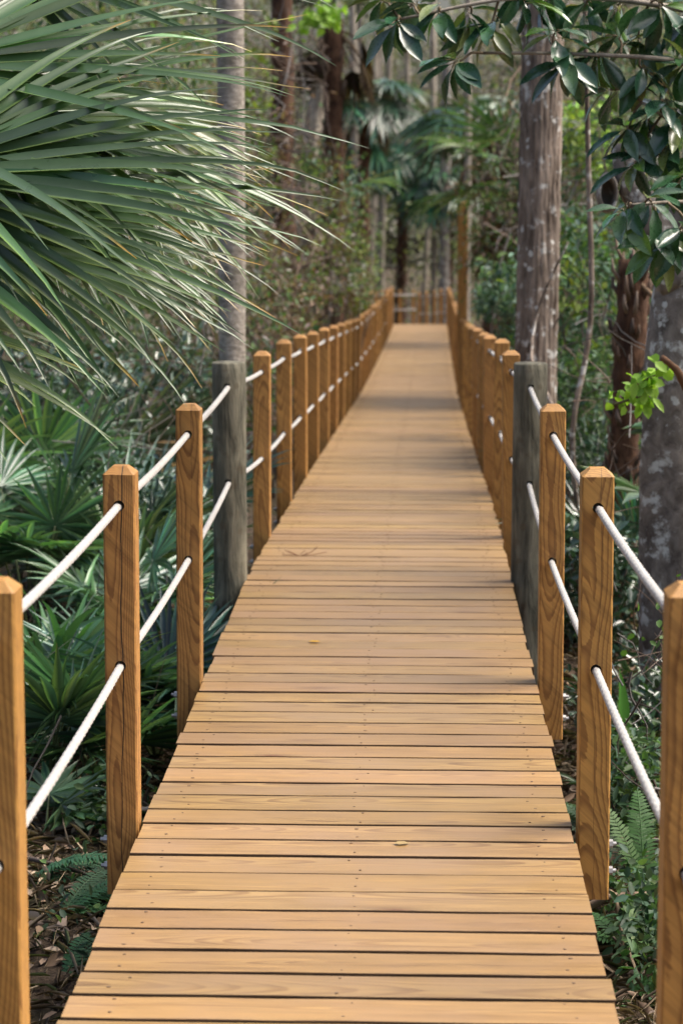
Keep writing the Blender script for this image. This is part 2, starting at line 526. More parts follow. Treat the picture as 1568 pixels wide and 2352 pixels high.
# stringers under the planks
sy = np.arange(2.4, 57.6, .5)
for sx in (-.56, 0, .56):
    mb = MB()
    zx = deck_z(sy) - .0405; xx = deck_x(sy) + sx
    ring = np.stack([np.stack([xx - .019, sy, zx], 1), np.stack([xx + .019, sy, zx], 1), np.stack([xx + .019, sy, zx - .185], 1), np.stack([xx - .019, sy, zx - .185], 1)], 1)
    m = len(sy)
    i = np.arange(m - 1)[:, None] * 4 + np.arange(4)[None]; j = np.arange(m - 1)[:, None] * 4 + (np.arange(4)[None] + 1) % 4
    mb.add(ring.reshape(-1, 3), np.concatenate([np.stack([i, j, j + 4, i + 4], -1).reshape(-1, 4), [[0, 3, 2, 1]], [[m * 4 - 4, m * 4 - 3, m * 4 - 2, m * 4 - 1]]]))
    mb.build('stringer', M['stringer'], walk, smooth=False)

# ------------------------------------------------------------------ rope railings
PW = .089
def post_mesh(h, below, holes, cham=.0045, hr=.0155, cap=.024, rise=.021):
    """square post with eased edges, a chamfered head and round rope holes bored right through along Y"""
    mb = MB()
    w = PW / 2
    f = w - cham
    S = 16
    ang = np.arange(S) * 2 * np.pi / S + np.pi / S
    cuts = [-below]
    for hz in holes:
        cuts += [hz - f, hz + f]
    cuts.append(h - rise)
    # front and back faces as a stack of panels
    for sgn in (-1, 1):
        def fr(x, z): return (x, sgn * w, z)
        def addq(v4):
            mb.add(v4, [(0, 1, 2, 3)] if sgn < 0 else [(3, 2, 1, 0)])
        for a, b_ in zip(cuts[0::2], cuts[1::2]):
            n = max(1, int((b_ - a) / .2))
            for k in range(n):
                z0 = a + (b_ - a) * k / n; z1 = a + (b_ - a) * (k + 1) / n
                addq([fr(-f, z0), fr(f, z0), fr(f, z1), fr(-f, z1)])
        for hz in holes:
            c, s_ = np.cos(ang), np.sin(ang)
            mx = np.maximum(np.abs(c), np.abs(s_))
            # outer square sampled at the same angles (corners added by the extra fan below)
            ox, oz = f * c / mx, f * s_ / mx
            v = [fr(ox[i], hz + oz[i]) for i in range(S)] + [fr(hr * c[i], hz + hr * s_[i]) for i in range(S)]
            q = [(i, (i + 1) % S, (i + 1) % S + S, i + S) for i in range(S)]
            if sgn > 0: q = [x[::-1] for x in q]
            mb.add(v, q)
            for cx, cz in ((1, 1), (-1, 1), (-1, -1), (1, -1)):
                qa = math.atan2(cz, cx)
                d = np.abs((ang - qa + np.pi) % (2 * np.pi) - np.pi)
                i0, i1 = np.argsort(d)[:2]
                tri = [fr(ox[i0], hz + oz[i0]), fr(f * cx, hz + f * cz), fr(ox[i1], hz + oz[i1])]
                mb.add(tri, None, [(0, 1, 2)])
    # bores
    for hz in holes:
        v = [(hr * math.cos(a), -w, hz + hr * math.sin(a)) for a in ang] + [(hr * math.cos(a), w, hz + hr * math.sin(a)) for a in ang]
        mb.add(v, [(i, (i + 1) % S, (i + 1) % S + S, i + S) for i in range(S)])
    # eased edges and the two sides
    oct_ = [(-f, -w), (f, -w), (w, -f), (w, f), (f, w), (-f, w), (-w, f), (-w, -f)]
    for i in (1, 2, 3, 5, 6, 7):
        a, b_ = oct_[i], oct_[(i + 1) % 8]
        n = 5
        for k in range(n):
            z0 = -below + (h - rise + below) * k / n; z1 = -below + (h - rise + below) * (k + 1) / n
            mb.add([(*a, z0), (*b_, z0), (*b_, z1), (*a, z1)], [(0, 1, 2, 3)])
    # head
    t = w - cap
    low = [(x, y_, h - rise) for x, y_ in oct_]
    tx = [(-t, -t), (t, -t), (t, -t), (t, t), (t, t), (-t, t), (-t, t), (-t, -t)]
    top = [(x, y_, h) for x, y_ in tx]
    v = low + top
    mb.add(v, [(i, (i + 1) % 8, (i + 1) % 8 + 8, i + 8) for i in (0, 2, 4, 6)], [(i, (i + 1) % 8, i + 8) for i in (1, 3, 5, 7)])
    mb.add([(-t, -t, h), (t, -t, h), (t, t, h), (-t, t, h)], [(0, 1, 2, 3)])
    mb.add([(x, y_, -below) for x, y_ in ((-f, -w), (f, -w), (w, -f), (w, f), (f, w), (-f, w), (-w, f), (-w, -f))], [(0, 7, 6, 1), (1, 6, 5, 2), (2, 5, 4, 3)])
    me = mb.mesh('post', M['post'], smooth=False)
    return me

def bolt_mesh():
    mb = MB()
    a = np.arange(12) * 2 * np.pi / 12
    def disc(r, x0, x1, n):
        a = np.arange(n) * 2 * np.pi / n
        v = [(x0, r * math.cos(t), r * math.sin(t)) for t in a] + [(x1, r * math.cos(t), r * math.sin(t)) for t in a] + [(x1, 0, 0)]
        mb.add(v, [(i, (i + 1) % n, (i + 1) % n + n, i + n) for i in range(n)], [(2 * n, i + n, (i + 1) % n + n) for i in range(n)])
    disc(.017, 0, .003, 14)
    disc(.0125, .003, .014, 6)
    disc(.006, .014, .024, 10)
    return mb.mesh('bolt', M['zinc'], smooth=False)
bolt_me = bolt_mesh()

def pile_mesh(h, below, holes, r0=.0765):
    """round pole; the rope bores are cut through by leaving real openings in the shell"""
    mb = MB()
    r = rs(3)
    n = 40
    zs = sorted(set(list(np.linspace(-below, h - .006, 34)) + [hz + d for hz in holes for d in (-.016, -.008, 0, .008, .016)] + [h]))
    a = np.arange(n) * 2 * np.pi / n
    rad = np.array([[r0 * (1 + .012 * math.sin(3 * t + z * 1.1) + .008 * math.sin(7 * t + 2.3 * z)) - (.006 if z == h else 0) for t in a] for z in zs])
    v = np.stack([rad * np.cos(a), rad * np.sin(a), np.repeat(np.array(zs)[:, None], n, 1)], -1)
    q = []
    hr = .0155
    for i in range(len(zs) - 1):
        for j in range(n):
            cz = (zs[i] + zs[i + 1]) / 2
            cx = r0 * math.cos(a[j] + np.pi / n)
            if any(math.hypot(cx, cz - hz) < hr * .95 for hz in holes):
                continue
            q.append((i * n + j, i * n + (j + 1) % n, (i + 1) * n + (j + 1) % n, (i + 1) * n + j))
    m = len(zs)
    vv = np.concatenate([v.reshape(-1, 3), [[0, 0, h]]])
    mb.add(vv, q, [(m * n, (m - 1) * n + j, (m - 1) * n + (j + 1) % n) for j in range(n)])
    for hz in holes:
        b_ = np.arange(12) * 2 * np.pi / 12
        v = [(hr * 1.2 * math.cos(t), -.068, hz + hr * 1.2 * math.sin(t)) for t in b_] + [(hr * 1.2 * math.cos(t), .068, hz + hr * 1.2 * math.sin(t)) for t in b_]
        mb.add(v, [(i, (i + 1) % 12, (i + 1) % 12 + 12, i + 12) for i in range(12)])
    return mb.mesh('piling', M['pile'], smooth=True)

def rope_obj(pts, parent, r0=.0108):
    """braided rope: strands show as crossing ridges on the tube; finer near the start of the walk"""
    P = []
    for k in range(len(pts) - 1):
        a, b_ = np.array(pts[k]), np.array(pts[k + 1])
        d = np.linalg.norm(b_ - a)
        near = a[1] < 9.4
        n = max(3, int(d / (.0055 if near else .05)))
        t = np.arange(n) / n
        seg = a + (b_ - a) * t[:, None]
        seg[:, 2] -= 4 * .010 * t * (1 - t)
        P.append(seg)
    P.append(np.array([pts[-1]]))
    P = np.concatenate(P)
    s = np.concatenate([[0], np.cumsum(np.linalg.norm(np.diff(P, axis=0), axis=1))])
    n = 16
    a = np.arange(n) * 2 * np.pi / n
    w = np.where(P[:, 1] < 9.6, 1.0, 0.0)[:, None]
    br = .075 * np.cos(4 * a[None] + s[:, None] * 2 * np.pi / .042) + .035 * np.cos(4 * a[None] - s[:, None] * 2 * np.pi / .050)
    q = rs(int(abs(pts[0][0]) * 1000) + int(pts[0][2] * 100))
    fuzz = q.randn(*br.shape) * .02
    mb = MB()
    tube(mb, P, r0 * (1 + (br + fuzz) * w), n)
    return mb.build('rope', M['rope'], parent)

def post_h(y): return float(np.interp(y, [0, 6, 8, 11, 23, 49], [1.030, 1.030, 1.020, .985, .955, .86]))
UP, LO = .108, .565     # rope holes, metres below the post head

post_cache = {}
crack_y = {(-1, 1): 1.0, (-1, 2): .38, (1, 0): .5, (1, 1): .3, (1, 2): .2}
pprng = rs(77)
for side in (-1, 1):
    rail = thing('rope_railing', ('left-hand' if side < 0 else 'right-hand') + ' boardwalk railing of square brown pine posts threaded with two white ropes', 'railing', (0, 0, 0))
    ropes = {0: [], 1: []}
    ks = list(range(0, 32))
    for k in ks:
        y = 2.36 + 1.735 * k
        if y > 57.2: break
        if k == 1: y = 3.995
        piling = (k == 4)
        x = float(deck_x(y)) + side * (HALF + PW / 2 + .004)
        z = float(deck_z(y))
        h = post_h(y) + (.027 if k == 1 else 0)
        if piling:
            yy = y + .25
            x = float(deck_x(yy)) + side * (HALF + .0765 - .004)
            z = float(deck_z(yy))
            h = 1.005
            o = link('piling', pile_mesh(h, 1.0, (h - UP, h - LO + .02)), rail)
            o['label'] = 'weathered grey-green round pole standing among the square posts'
            o.location = (x, yy, z)
            y = yy
            hu, hl = h - UP, h - LO + .02
        else:
            hu = h - UP; hl = h - LO
            tall = (side > 0 and k == 14)
            key = (round(h, 2), tall)
            if key not in post_cache:
                hh = h + (1.46 if tall else 0)
                post_cache[key] = post_mesh(hh, .205, (h - LO, h - UP))
            o = link('post', post_cache[key], rail)
            j = 0 if k < 3 else 1
            if (side, k) == (1, 1): x += .032
            if (side, k) == (1, 2): x += .013
            if (side, k) == (-1, 2): x -= .009
            o.location = (x + pprng.uniform(-.004, .004) * j, y, z + pprng.uniform(-.006, .006) * j)
            o.rotation_euler = (pprng.uniform(-.006, .006) * j, pprng.uniform(-.008, .008) * j - side * .006, pprng.uniform(-.03, .03) * j)
            if tall: o.scale = (1.4, 1.4, 1)
            if tall: o['label'] = 'one brown post far taller than the others'
            if (side, k - 1) in crack_y: o['crack'] = crack_y[(side, k - 1)]
            else: o['crack'] = 0.0
            if k <= 6:
                for bz in (-.055, -.135):
                    b_ = link('bolt', bolt_me, o)
                    b_.location = (side * PW / 2, pprng.uniform(-.006, .006), bz)
                    b_.rotation_euler = (pprng.uniform(0, 1), 0, 0 if side > 0 else math.pi)
        for q, hz in ((0, hu), (1, hl)):
            dx = -.002 * side
            ropes[q].append((x + dx, y - .048, z + hz - .003))
            ropes[q].append((x + dx, y + .048, z + hz + .001))
    for q in (0, 1):
        rope_obj(ropes[q], rail)

# closing rail at the overlook
rail = thing('rope_railing', 'short railing with two white ropes closing off the far end of the boardwalk', 'railing', (0, 0, 0))
zE = float(deck_z(57.3)); xE = float(deck_x(57.3))
me_end = post_mesh(.92, .2, (.40, .80))
for dx in (-.55, .25, .62):
    o = link('post', me_end, rail); o.location = (xE + dx, 57.45, zE); o['crack'] = 0.0
    o.rotation_euler = (0, 0, math.pi / 2)
for hz in (.40, .80):
    mb = MB(); tube(mb, [(xE - .62, 57.4, zE + hz), (xE, 57.4, zE + hz - .01), (xE + .68, 57.4, zE + hz)], .02, 8)
    mb.build('rope', M['rope'], rail)

# ------------------------------------------------------------------ plant builders
UPV = np.array([0, 0, 1.0])
def jitter_col(r, base, n, amt=.25):
    base = np.asarray(base, float)
    return np.clip(base * (1 + amt * r.randn(n, 1)) * (1 + .08 * r.randn(n, 3)), .004, .9)

def fan_blades(mb, hub, axis, normal, L, nseg, spread, seed, droop=.25, fuse=.32, wmax=None, col=(.045, .095, .05), tip=(.30, .22, .06), fold=.35, ns=9, lenvar=.10, cup=.0, tipcurl=0.0, back_short=.75, dpow=1.2):
    """costapalmate leaf: folded segments fused near the hub, free and drooping beyond; one connected mesh"""
    r = rs(seed)
    A = unit(axis); Nn = np.asarray(normal, float); Nn = unit(Nn - A * np.dot(Nn, A)); S = np.cross(Nn, A)
    a = np.linspace(-spread / 2, spread / 2, nseg)
    da = spread / max(nseg - 1, 1)
    a = a + r.uniform(-.12, .12, nseg) * da
    d = np.cos(a)[:, None] * A + np.sin(a)[:, None] * S + Nn * (cup * np.abs(np.sin(a)) ** 2)[:, None] + Nn * (.05 * r.randn(nseg))[:, None]
    d = unit(d)
    nrm = unit(Nn + (np.sin(a) * -.0)[:, None] * S)
    rel = np.abs(a) / (spread / 2)
    Ls = L * (1 - (1 - back_short) * rel ** 2) * (1 + lenvar * r.randn(nseg)).clip(.6, 1.25)
    if wmax is None: wmax = 2 * fuse * L * math.tan(da / 2) * 1.02
    w0 = wmax * (1 + .1 * r.randn(nseg)).clip(.7, 1.3)
    ts = np.concatenate([np.linspace(0, fuse, 3), np.linspace(fuse, 1, ns)[1:]])
    pos = np.tile(np.asarray(hub, float), (nseg, 1)); dirv = d.copy()
    g = droop * (1 + .35 * r.randn(nseg)).clip(.3, 2.0)
    base = np.asarray(col, float); tipc = np.asarray(tip, float)
    cvar = jitter_col(r, base, nseg, .22) * np.where(r.rand(nseg) < .16, 1.9, 1.0)[:, None]
    tipamt = (r.rand(nseg) < .3) * r.uniform(.5, 1.0, nseg)
    V = [np.asarray(hub, float)[None]]; C = [base[None]]
    tw = r.uniform(-.5, .5, nseg)
    for k in range(1, len(ts)):
        dt = ts[k] - ts[k - 1]
        tm = (ts[k] + ts[k - 1]) / 2
        dirv = unit(dirv + (-UPV)[None] * (g * dt * 3.0 * max(tm - .12, 0) ** dpow)[:, None] * 1.6)
        if tipcurl and ts[k] > .85:
            dirv = unit(dirv + (r.randn(nseg, 3) * tipcurl))
        pos = pos + dirv * (Ls * dt)[:, None]
        side = unit(np.cross(nrm, dirv)); up = np.cross(dirv, side)
        th = tw * max(0, ts[k] - fuse)
        side, up = side * np.cos(th)[:, None] + up * np.sin(th)[:, None], up * np.cos(th)[:, None] - side * np.sin(th)[:, None]
        if ts[k] <= fuse + 1e-6: w = w0 * (ts[k] / fuse)
        else:
            u = (ts[k] - fuse) / (1 - fuse)
            w = w0 * (1 - u) ** .85 * (1 + .25 * np.sin(np.pi * min(u * 1.6, 1))) + .0012
        hw = (w / 2)[:, None]
        V.append(np.stack([pos - side * hw, pos - up * hw * 2 * fold, pos + side * hw], 1).reshape(-1, 3))
        f = (np.clip((ts[k] - .86) / .14, 0, 1) * tipamt)[:, None]
        c = cvar * (1 - f) + tipc * f
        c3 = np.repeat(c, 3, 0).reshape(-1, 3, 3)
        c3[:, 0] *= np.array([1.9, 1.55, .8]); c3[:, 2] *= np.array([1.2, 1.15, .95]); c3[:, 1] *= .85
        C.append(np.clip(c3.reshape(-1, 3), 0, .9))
    V = np.concatenate(V); C = np.concatenate(C)
    s = np.arange(nseg) * 3 + 1
    tri = np.concatenate([np.stack([np.zeros(nseg, int), s + 1, s], 1), np.stack([np.zeros(nseg, int), s + 2, s + 1], 1)])
    q = []
    for k in range(len(ts) - 2):
        o0 = s + k * nseg * 3; o1 = o0 + nseg * 3
        q += [np.stack([o0, o0 + 1, o1 + 1, o1], 1), np.stack([o0 + 1, o0 + 2, o1 + 2, o1 + 1], 1)]
    mb.add(V, np.concatenate(q), tri, C)
    return A

def fan_leaf(parent, base, hub, L, nseg, spread, seed, normal=None, name='frond', mat='palm', pr=.012, pcol=(.10, .13, .05), tilt=.0, axis=None, **kw):
    """petiole from base to hub plus blades, as one leaf mesh"""
    mb = MB()
    base = np.asarray(base, float); hub = np.asarray(hub, float)
    mid = (base + hub) / 2 + np.array([0, 0, .06 * np.linalg.norm(hub - base)])
    p = spline([base, mid, hub], 9)
    tube(mb, p, np.linspace(pr * 1.3, pr * .6, 9), 5, pcol)
    ax = unit(p[-1] - p[-3]) if axis is None else unit(axis)
    if normal is None:
        n = np.cross(np.cross(ax, UPV), ax)
        normal = unit(n) if np.linalg.norm(n) > .05 else np.array([0, -1, 0])
    fan_blades(mb, hub, ax, normal, L, nseg, spread, seed, **kw)
    return mb.build(name, M[mat], parent)

GREEN_PALM = (.070, .140, .068)
def palmetto(label, loc, n=7, L=.42, reach=.5, height=.55, seed=0, nseg=26, col=GREEN_PALM, name='saw_palmetto', group=None, az=None, dead=0):
    """clump of fan leaves on arching stalks"""
    r = rs(seed)
    x, y = loc
    z = float(ground_z(x, y)) - .02
    t = thing(name, label, 'palmetto', (x, y, z), group)
    for i in range(n):
        th = (2 * np.pi * i / n + r.uniform(-.4, .4)) if az is None else r.uniform(*az)
        el = r.uniform(.25, 1.15)
        rr = reach * math.cos(el) * r.uniform(.7, 1.2); hh = height * (0.45 + .75 * math.sin(el)) * r.uniform(.8, 1.15)
        hub = np.array([rr * math.cos(th), rr * math.sin(th), hh])
        ax = unit(np.array([math.cos(th) * math.cos(el), math.sin(th) * math.cos(el), math.sin(el) * .9]) + r.randn(3) * .15)
        isd = i < dead
        fan_leaf(t, (0, 0, 0), hub, L * 1.15 * r.uniform(.8, 1.2), nseg, R(r.uniform(190, 260)), seed * 31 + i, mat='dead' if isd else 'palm',
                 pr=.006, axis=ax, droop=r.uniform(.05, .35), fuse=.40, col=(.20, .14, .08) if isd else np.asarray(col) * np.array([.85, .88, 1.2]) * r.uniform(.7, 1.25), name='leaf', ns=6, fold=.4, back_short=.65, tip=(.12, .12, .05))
    return t

LEAF6 = np.array([(0, 0, 0), (.30, .34, .06), (.72, .30, .03), (1, 0, -.10), (.72, -.30, .03), (.30, -.34, .06), (.5, 0, -.05)])
LEAF6T = [(0, 6, 1), (1, 6, 2), (2, 6, 3), (3, 6, 4), (4, 6, 5), (5, 6, 0)]
LEAF4 = np.array([(0, 0, 0), (.5, .32, .05), (1, 0, -.06), (.5, -.32, .05)])
LEAF4T = [(0, 2, 1), (0, 3, 2)]
def scatter(mb, P, D, Nn, Ls, Ws, C, rich=False, mat=0):
    T, F = (LEAF6, LEAF6T) if rich else (LEAF4, LEAF4T)
    n = len(P)
    D = unit(D); S = unit(np.cross(Nn, D)); U = np.cross(D, S)
    V = P[:, None] + T[None, :, 0, None] * (D * Ls[:, None])[:, None] + T[None, :, 1, None] * (S * Ws[:, None])[:, None] + T[None, :, 2, None] * (U * Ls[:, None])[:, None]
    k = len(T)
    F = (np.asarray(F)[None] + (np.arange(n) * k)[:, None, None]).reshape(-1, 3)
    mb.add(V.reshape(-1, 3), None, F, np.repeat(C, k, 0), mat)

def leaf_cloud(mb, r, centre, radii, clumps, per, llen, lw, cols, down=.25, rich=False, clump_r=.22, shell=.55, mat=0, org=None):
    """uneven foliage: clumps through an ellipsoid, leaves spread inside each clump"""
    centre = np.asarray(centre, float); radii = np.asarray(radii, float)
    u = unit(r.randn(clumps, 3)) * (r.uniform(shell ** 3, 1, clumps) ** (1 / 3))[:, None]
    cc = centre + u * radii
    n = clumps * per
    idx = np.repeat(np.arange(clumps), per)
    P = cc[idx] + r.randn(n, 3) * clump_r * radii.mean() * (.6 + .8 * r.rand(clumps))[idx][:, None]
    D = unit(r.randn(n, 3) + unit(P - cc[idx] + 1e-6) * .8 + np.array([0, 0, -down]))
    Nn = unit(r.randn(n, 3) * .55 + UPV)
    Ls = llen * r.uniform(.6, 1.35, n); Ws = lw * r.uniform(.7, 1.3, n)
    cols = np.asarray(cols, float)
    ci = r.randint(len(cols), size=clumps)
    if org is not None:
        wx = P[:, 0] + org[0]; wy = P[:, 1] + org[1]
        wz = P[:, 2] + org[2]
        keep = ~((np.abs(wx - deck_x(wy)) < .80) & (wy < 59) & ((wz < deck_z(wy) + 1.05) | (np.abs(wx - deck_x(wy)) < .5)))
        P[~keep] = P[keep][0] if keep.any() else P[0]
        Ls = np.where(keep, Ls, 1e-4)
    mixc = np.where(r.rand(n) < .72, ci[idx], r.randint(len(cols), size=n))
    C = np.clip(cols[mixc] * (1 + .22 * r.randn(n, 1)) * (1 + .06 * r.randn(n, 3)), .004, .9)
    scatter(mb, P, D, Nn, Ls, Ws, C, rich, mat)
    return cc

G_MID = [(0.069, 0.136, 0.047), (0.049, 0.106, 0.047), (0.103, 0.167, 0.055), (0.082, 0.129, 0.07)]
G_YEL = [(0.162, 0.233, 0.04), (0.119, 0.186, 0.037), (0.2, 0.253, 0.053), (0.087, 0.137, 0.04)]
G_DARK = [(0.033, 0.078, 0.045), (0.045, 0.098, 0.053), (0.027, 0.063, 0.039), (0.068, 0.112, 0.06)]
G_BLUE = [(0.122, 0.208, 0.151), (0.094, 0.17, 0.122), (0.16, 0.246, 0.179), (0.075, 0.142, 0.094)]
G_LIME = [(.24, .42, .045), (.19, .36, .04), (.30, .48, .08)]
BROWN = [(0.18, 0.128, 0.095), (0.126, 0.086, 0.065), (0.239, 0.185, 0.15), (0.143, 0.11, 0.095)]
GREY = [(0.202, 0.189, 0.183), (0.151, 0.139, 0.129), (0.262, 0.246, 0.236)]

def shrub(label, x, y, zc, radii, seed, cols, clumps=60, per=40, llen=.07, lw=.055, name='shrub', mat='leaf', stems=7, group=None, rich=False, clump_r=.2, cat='shrub', shell=.45):
    r = rs(seed)
    z0 = float(ground_z(x, y)) - .05
    t = thing(name, label, cat, (x, y, z0), group)
    mb = MB()
    c = np.array([0, 0, zc - z0])
    cc = leaf_cloud(mb, r, c, radii, clumps, per, llen, lw, cols, rich=rich, clump_r=clump_r, shell=shell, org=(x, y, z0))
    mb.build('foliage', M[mat], t)
    for i in range(stems):
        e = cc[r.randint(len(cc))]
        b0 = np.array([r.uniform(-.25, .25) * radii[0], r.uniform(-.25, .25) * radii[1], 0])
        p = wobble(spline([b0, (b0 + e) / 2 + np.array([0, 0, .1 * radii[2]]), e], 9), .05 * radii[2], seed * 7 + i)
        m2 = MB(); tube(m2, p, np.linspace(.013, .004, 9) * (1 + radii[2] * .5), 5, (.12, .095, .075))
        m2.build('stem', M['twig'], t)
    return t

def trunk_tree(name, label, base, top, r0, r1, bark, seed, bend=.12, n=26, sides=18, flare=.25, rough=.06, group=None, mid=None, crown=None, crown_cols=None, limbs=0, cdx=0.0, ridges=0):
    r = rs(seed)
    x, y = base
    z0 = float(ground_z(x, y)) - .15
    t = thing(name, label, 'tree', (x, y, z0), group)
    b0 = np.zeros(3); e = np.array([top[0] - x, top[1] - y, top[2] - z0])
    pts = [b0] + ([np.array([mid[0] - x, mid[1] - y, mid[2] - z0])] if mid is not None else []) + [e]
    p = wobble(spline(pts, n), bend, seed)
    tt = np.linspace(0, 1, n)
    rad = r0 + (r1 - r0) * tt
    rad = rad * (1 + flare * np.exp(-tt * n / 2.2))
    a = np.arange(sides) * 2 * np.pi / sides
    Rr = rad[:, None] * (1 + rough * np.sin(3 * a[None] + tt[:, None] * 5 + seed) + rough * .6 * np.sin(5 * a[None] - tt[:, None] * 9) + rough * .5 * r.randn(n, sides))
    if ridges:
        z_ = tt[:, None] * 60
        ph = 1.6 * np.sin(z_ * .35 + a[None] * 2) + .9 * np.sin(z_ * .9 + a[None] * 3 + 1)
        rg = np.abs(np.sin(ridges * a[None] / 2 + ph)) ** .6 * (.55 + .45 * np.abs(np.sin(z_ * 1.3 + ridges * a[None] / 4 + 2 * np.sin(z_ * .4))))
        Rr = Rr * (1 + .10 * (rg - .5))
    mb = MB(); tube(mb, p, Rr, sides); mb.build('trunk', M[bark], t)
    if crown is not None:
        cz, radii, clumps, per, ll = crown
        mb = MB()
        c = p[-1] + np.array([cdx, 0, cz])
        cc = leaf_cloud(mb, r, c, radii, clumps, per, ll, ll * .75, crown_cols or G_DARK, clump_r=.16, shell=.3)
        mb.build('crown', M['leaf'], t)
        for i in range(limbs):
            ee = cc[r.randint(len(cc))]
            st = p[-1 - r.randint(max(1, n // 5))]
            m2 = MB(); tube(m2, wobble(spline([st, (st + ee) / 2 + np.array([0, 0, .3]), ee], 10), .15, seed + i), np.linspace(r1 * .6, r1 * .12, 10), 6)
            m2.build('limb', M[bark], t)
    return t

# ------------------------------------------------------------------ big fan palm reaching in from the left
palm = thing('fan_palm', 'large fan palm reaching in from the left with long drooping silvery green fronds', 'palm', (-2.75, 6.6, float(ground_z(-2.75, 6.6))))
pz = float(ground_z(-2.75, 6.6))
mb = MB()
tp = wobble(spline([(0, 0, 0), (.05, .05, 3.0)], 22), .03, 8)
tube(mb, tp, np.linspace(.19, .17, 22)[:, None] * (1 + .07 * rs(4).randn(22, 16)), 16)
mb.build('trunk', M['bark_brown'], palm)
def frond(hub, axis, normal, L, seed, nseg=34, spread=150, droop=.25, **kw):
    h = np.array(hub) - np.array([-2.75, 6.6, pz])
    b0 = np.array([.02, .03, 2.75])
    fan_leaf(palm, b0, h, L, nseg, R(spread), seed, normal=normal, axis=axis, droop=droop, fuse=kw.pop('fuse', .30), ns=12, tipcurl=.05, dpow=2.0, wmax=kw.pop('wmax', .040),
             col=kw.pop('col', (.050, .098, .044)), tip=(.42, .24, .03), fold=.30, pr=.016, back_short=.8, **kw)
# hub, direction, face normal, length
frond((-1.45, 6.00, 1.84), (1, .0, .05), (.12, -.66, .70), 1.06, 1, spread=100, droop=.26, nseg=22)
frond((-1.48, 6.40, 2.16), (1, .05, .00), (.0, -.60, .76), 1.14, 2, spread=125, droop=.28, nseg=26)
frond((-1.06, 6.85, 2.12), (.66, .1, -.66), (.55, -.52, .62), .84, 3, spread=80, droop=.25, nseg=18, col=(.11, .16, .075))
frond((-1.42, 5.90, 1.70), (.96, -.1, -.20), (.25, -.62, .68), .88, 4, spread=90, droop=.38, nseg=18)
frond((-1.38, 6.50, 1.76), (1, .0, -.18), (.2, -.60, .72), 1.02, 5, spread=100, droop=.28, nseg=22)
frond((-1.36, 7.05, 2.52), (1, .15, .0), (.05, -.5, .82), 1.04, 6, spread=125, droop=.28, nseg=26)
frond((-1.56, 5.75, 1.50), (.90, -.1, -.36), (.4, -.55, .7), .74, 7, spread=80, droop=.34, nseg=16, col=(.10, .15, .07))
frond((-1.30, 7.25, 1.78), (.9, .1, -.42), (.45, -.5, .7), .82, 8, spread=90, droop=.42, nseg=20)
frond((-1.45, 6.70, 2.02), (1, .0, -.06), (.12, -.55, .80), 1.14, 9, spread=125, droop=.26, nseg=26)
frond((-1.30, 7.45, 2.05), (.9, .1, -.34), (.4, -.5, .75), .98, 10, spread=110, droop=.34, nseg=24)
frond((-1.50, 6.20, 1.98), (1, .0, -.10), (.1, -.45, .86), 1.08, 11, spread=110, droop=.30, nseg=22, col=(.06, .11, .05))
frond((-1.22, 6.55, 1.84), (.74, .0, -.56), (.55, -.52, .62), .82, 12, spread=75, droop=.25, nseg=16, col=(.09, .14, .065))

# ------------------------------------------------------------------ trees with trunks in view
CAN = [(.030, .060, .028), (.045, .080, .032), (.022, .045, .022)]
trunk_tree('tree', 'straight grey-brown tree with white lichen patches behind the right grey pole', (.745, 13.2), (.84, 13.4, 8.5), .130, .115, 'bark_fissured', 21, bend=.03, n=240, sides=80, rough=.03, flare=.12, cdx=1.0, ridges=22,
           crown=(1.5, (1.8, 2.2, 1.3), 24, 60, .16), crown_cols=CAN, limbs=4)
trunk_tree('tree', 'pale grey smooth palm-like trunk behind the left grey pole', (-1.17, 13.6), (-1.150, 13.7, 9.0), .088, .082, 'bark_grey', 22, bend=.01, n=60, rough=.03, flare=.1, cdx=-2.2,
           crown=(1.2, (1.6, 1.8, 1.1), 18, 50, .20), crown_cols=CAN, limbs=2)
# near right tree: dark trunk speckled with pale lichen, forking, with a broken hollow limb
nt_ = thing('tree', 'dark thick tree speckled with pale lichen at the right edge', 'tree', (1.23, 9.6, float(ground_z(1.23, 9.6)) - .1))
zb = float(ground_z(1.23, 9.6)) - .1
r_ = rs(31)
def local_tube(parent, org, pts, rad, n, sides, mat, name, seed, wob=.01, rough=.05):
    p = wobble(spline([np.array(q) - org for q in pts], n), wob, seed)
    tt = np.linspace(0, 1, n); rr_ = np.interp(tt, np.linspace(0, 1, len(rad)), rad)
    a = np.arange(sides) * 2 * np.pi / sides
    q = rs(seed)
    Rr = rr_[:, None] * (1 + rough * np.sin(2 * a[None] + tt[:, None] * 6 + seed) + rough * .5 * np.sin(5 * a[None] - tt[:, None] * 11) + rough * .35 * q.randn(n, sides))
    m = MB(); tube(m, p, Rr, sides); return m.build(name, M[mat], parent)
og = np.array([1.23, 9.6, zb])
local_tube(nt_, og, [(1.25, 9.6, zb), (1.21, 9.6, .35), (1.215, 9.62, 1.0), (1.25, 9.65, 1.42), (1.42, 9.7, 2.0), (1.62, 9.8, 4.0), (1.7, 9.9, 7.0)], [.19, .165, .160, .165, .13, .11, .09], 48, 22, 'bark_dark', 'trunk', 41, .006, .04)
local_tube(nt_, og, [(1.22, 9.6, 1.36), (1.06, 9.62, 1.62), (.96, 9.65, 1.80), (.945, 9.66, 1.98)], [.12, .085, .072, .066], 22, 18, 'bark_dark', 'limb', 42, .004, .06)
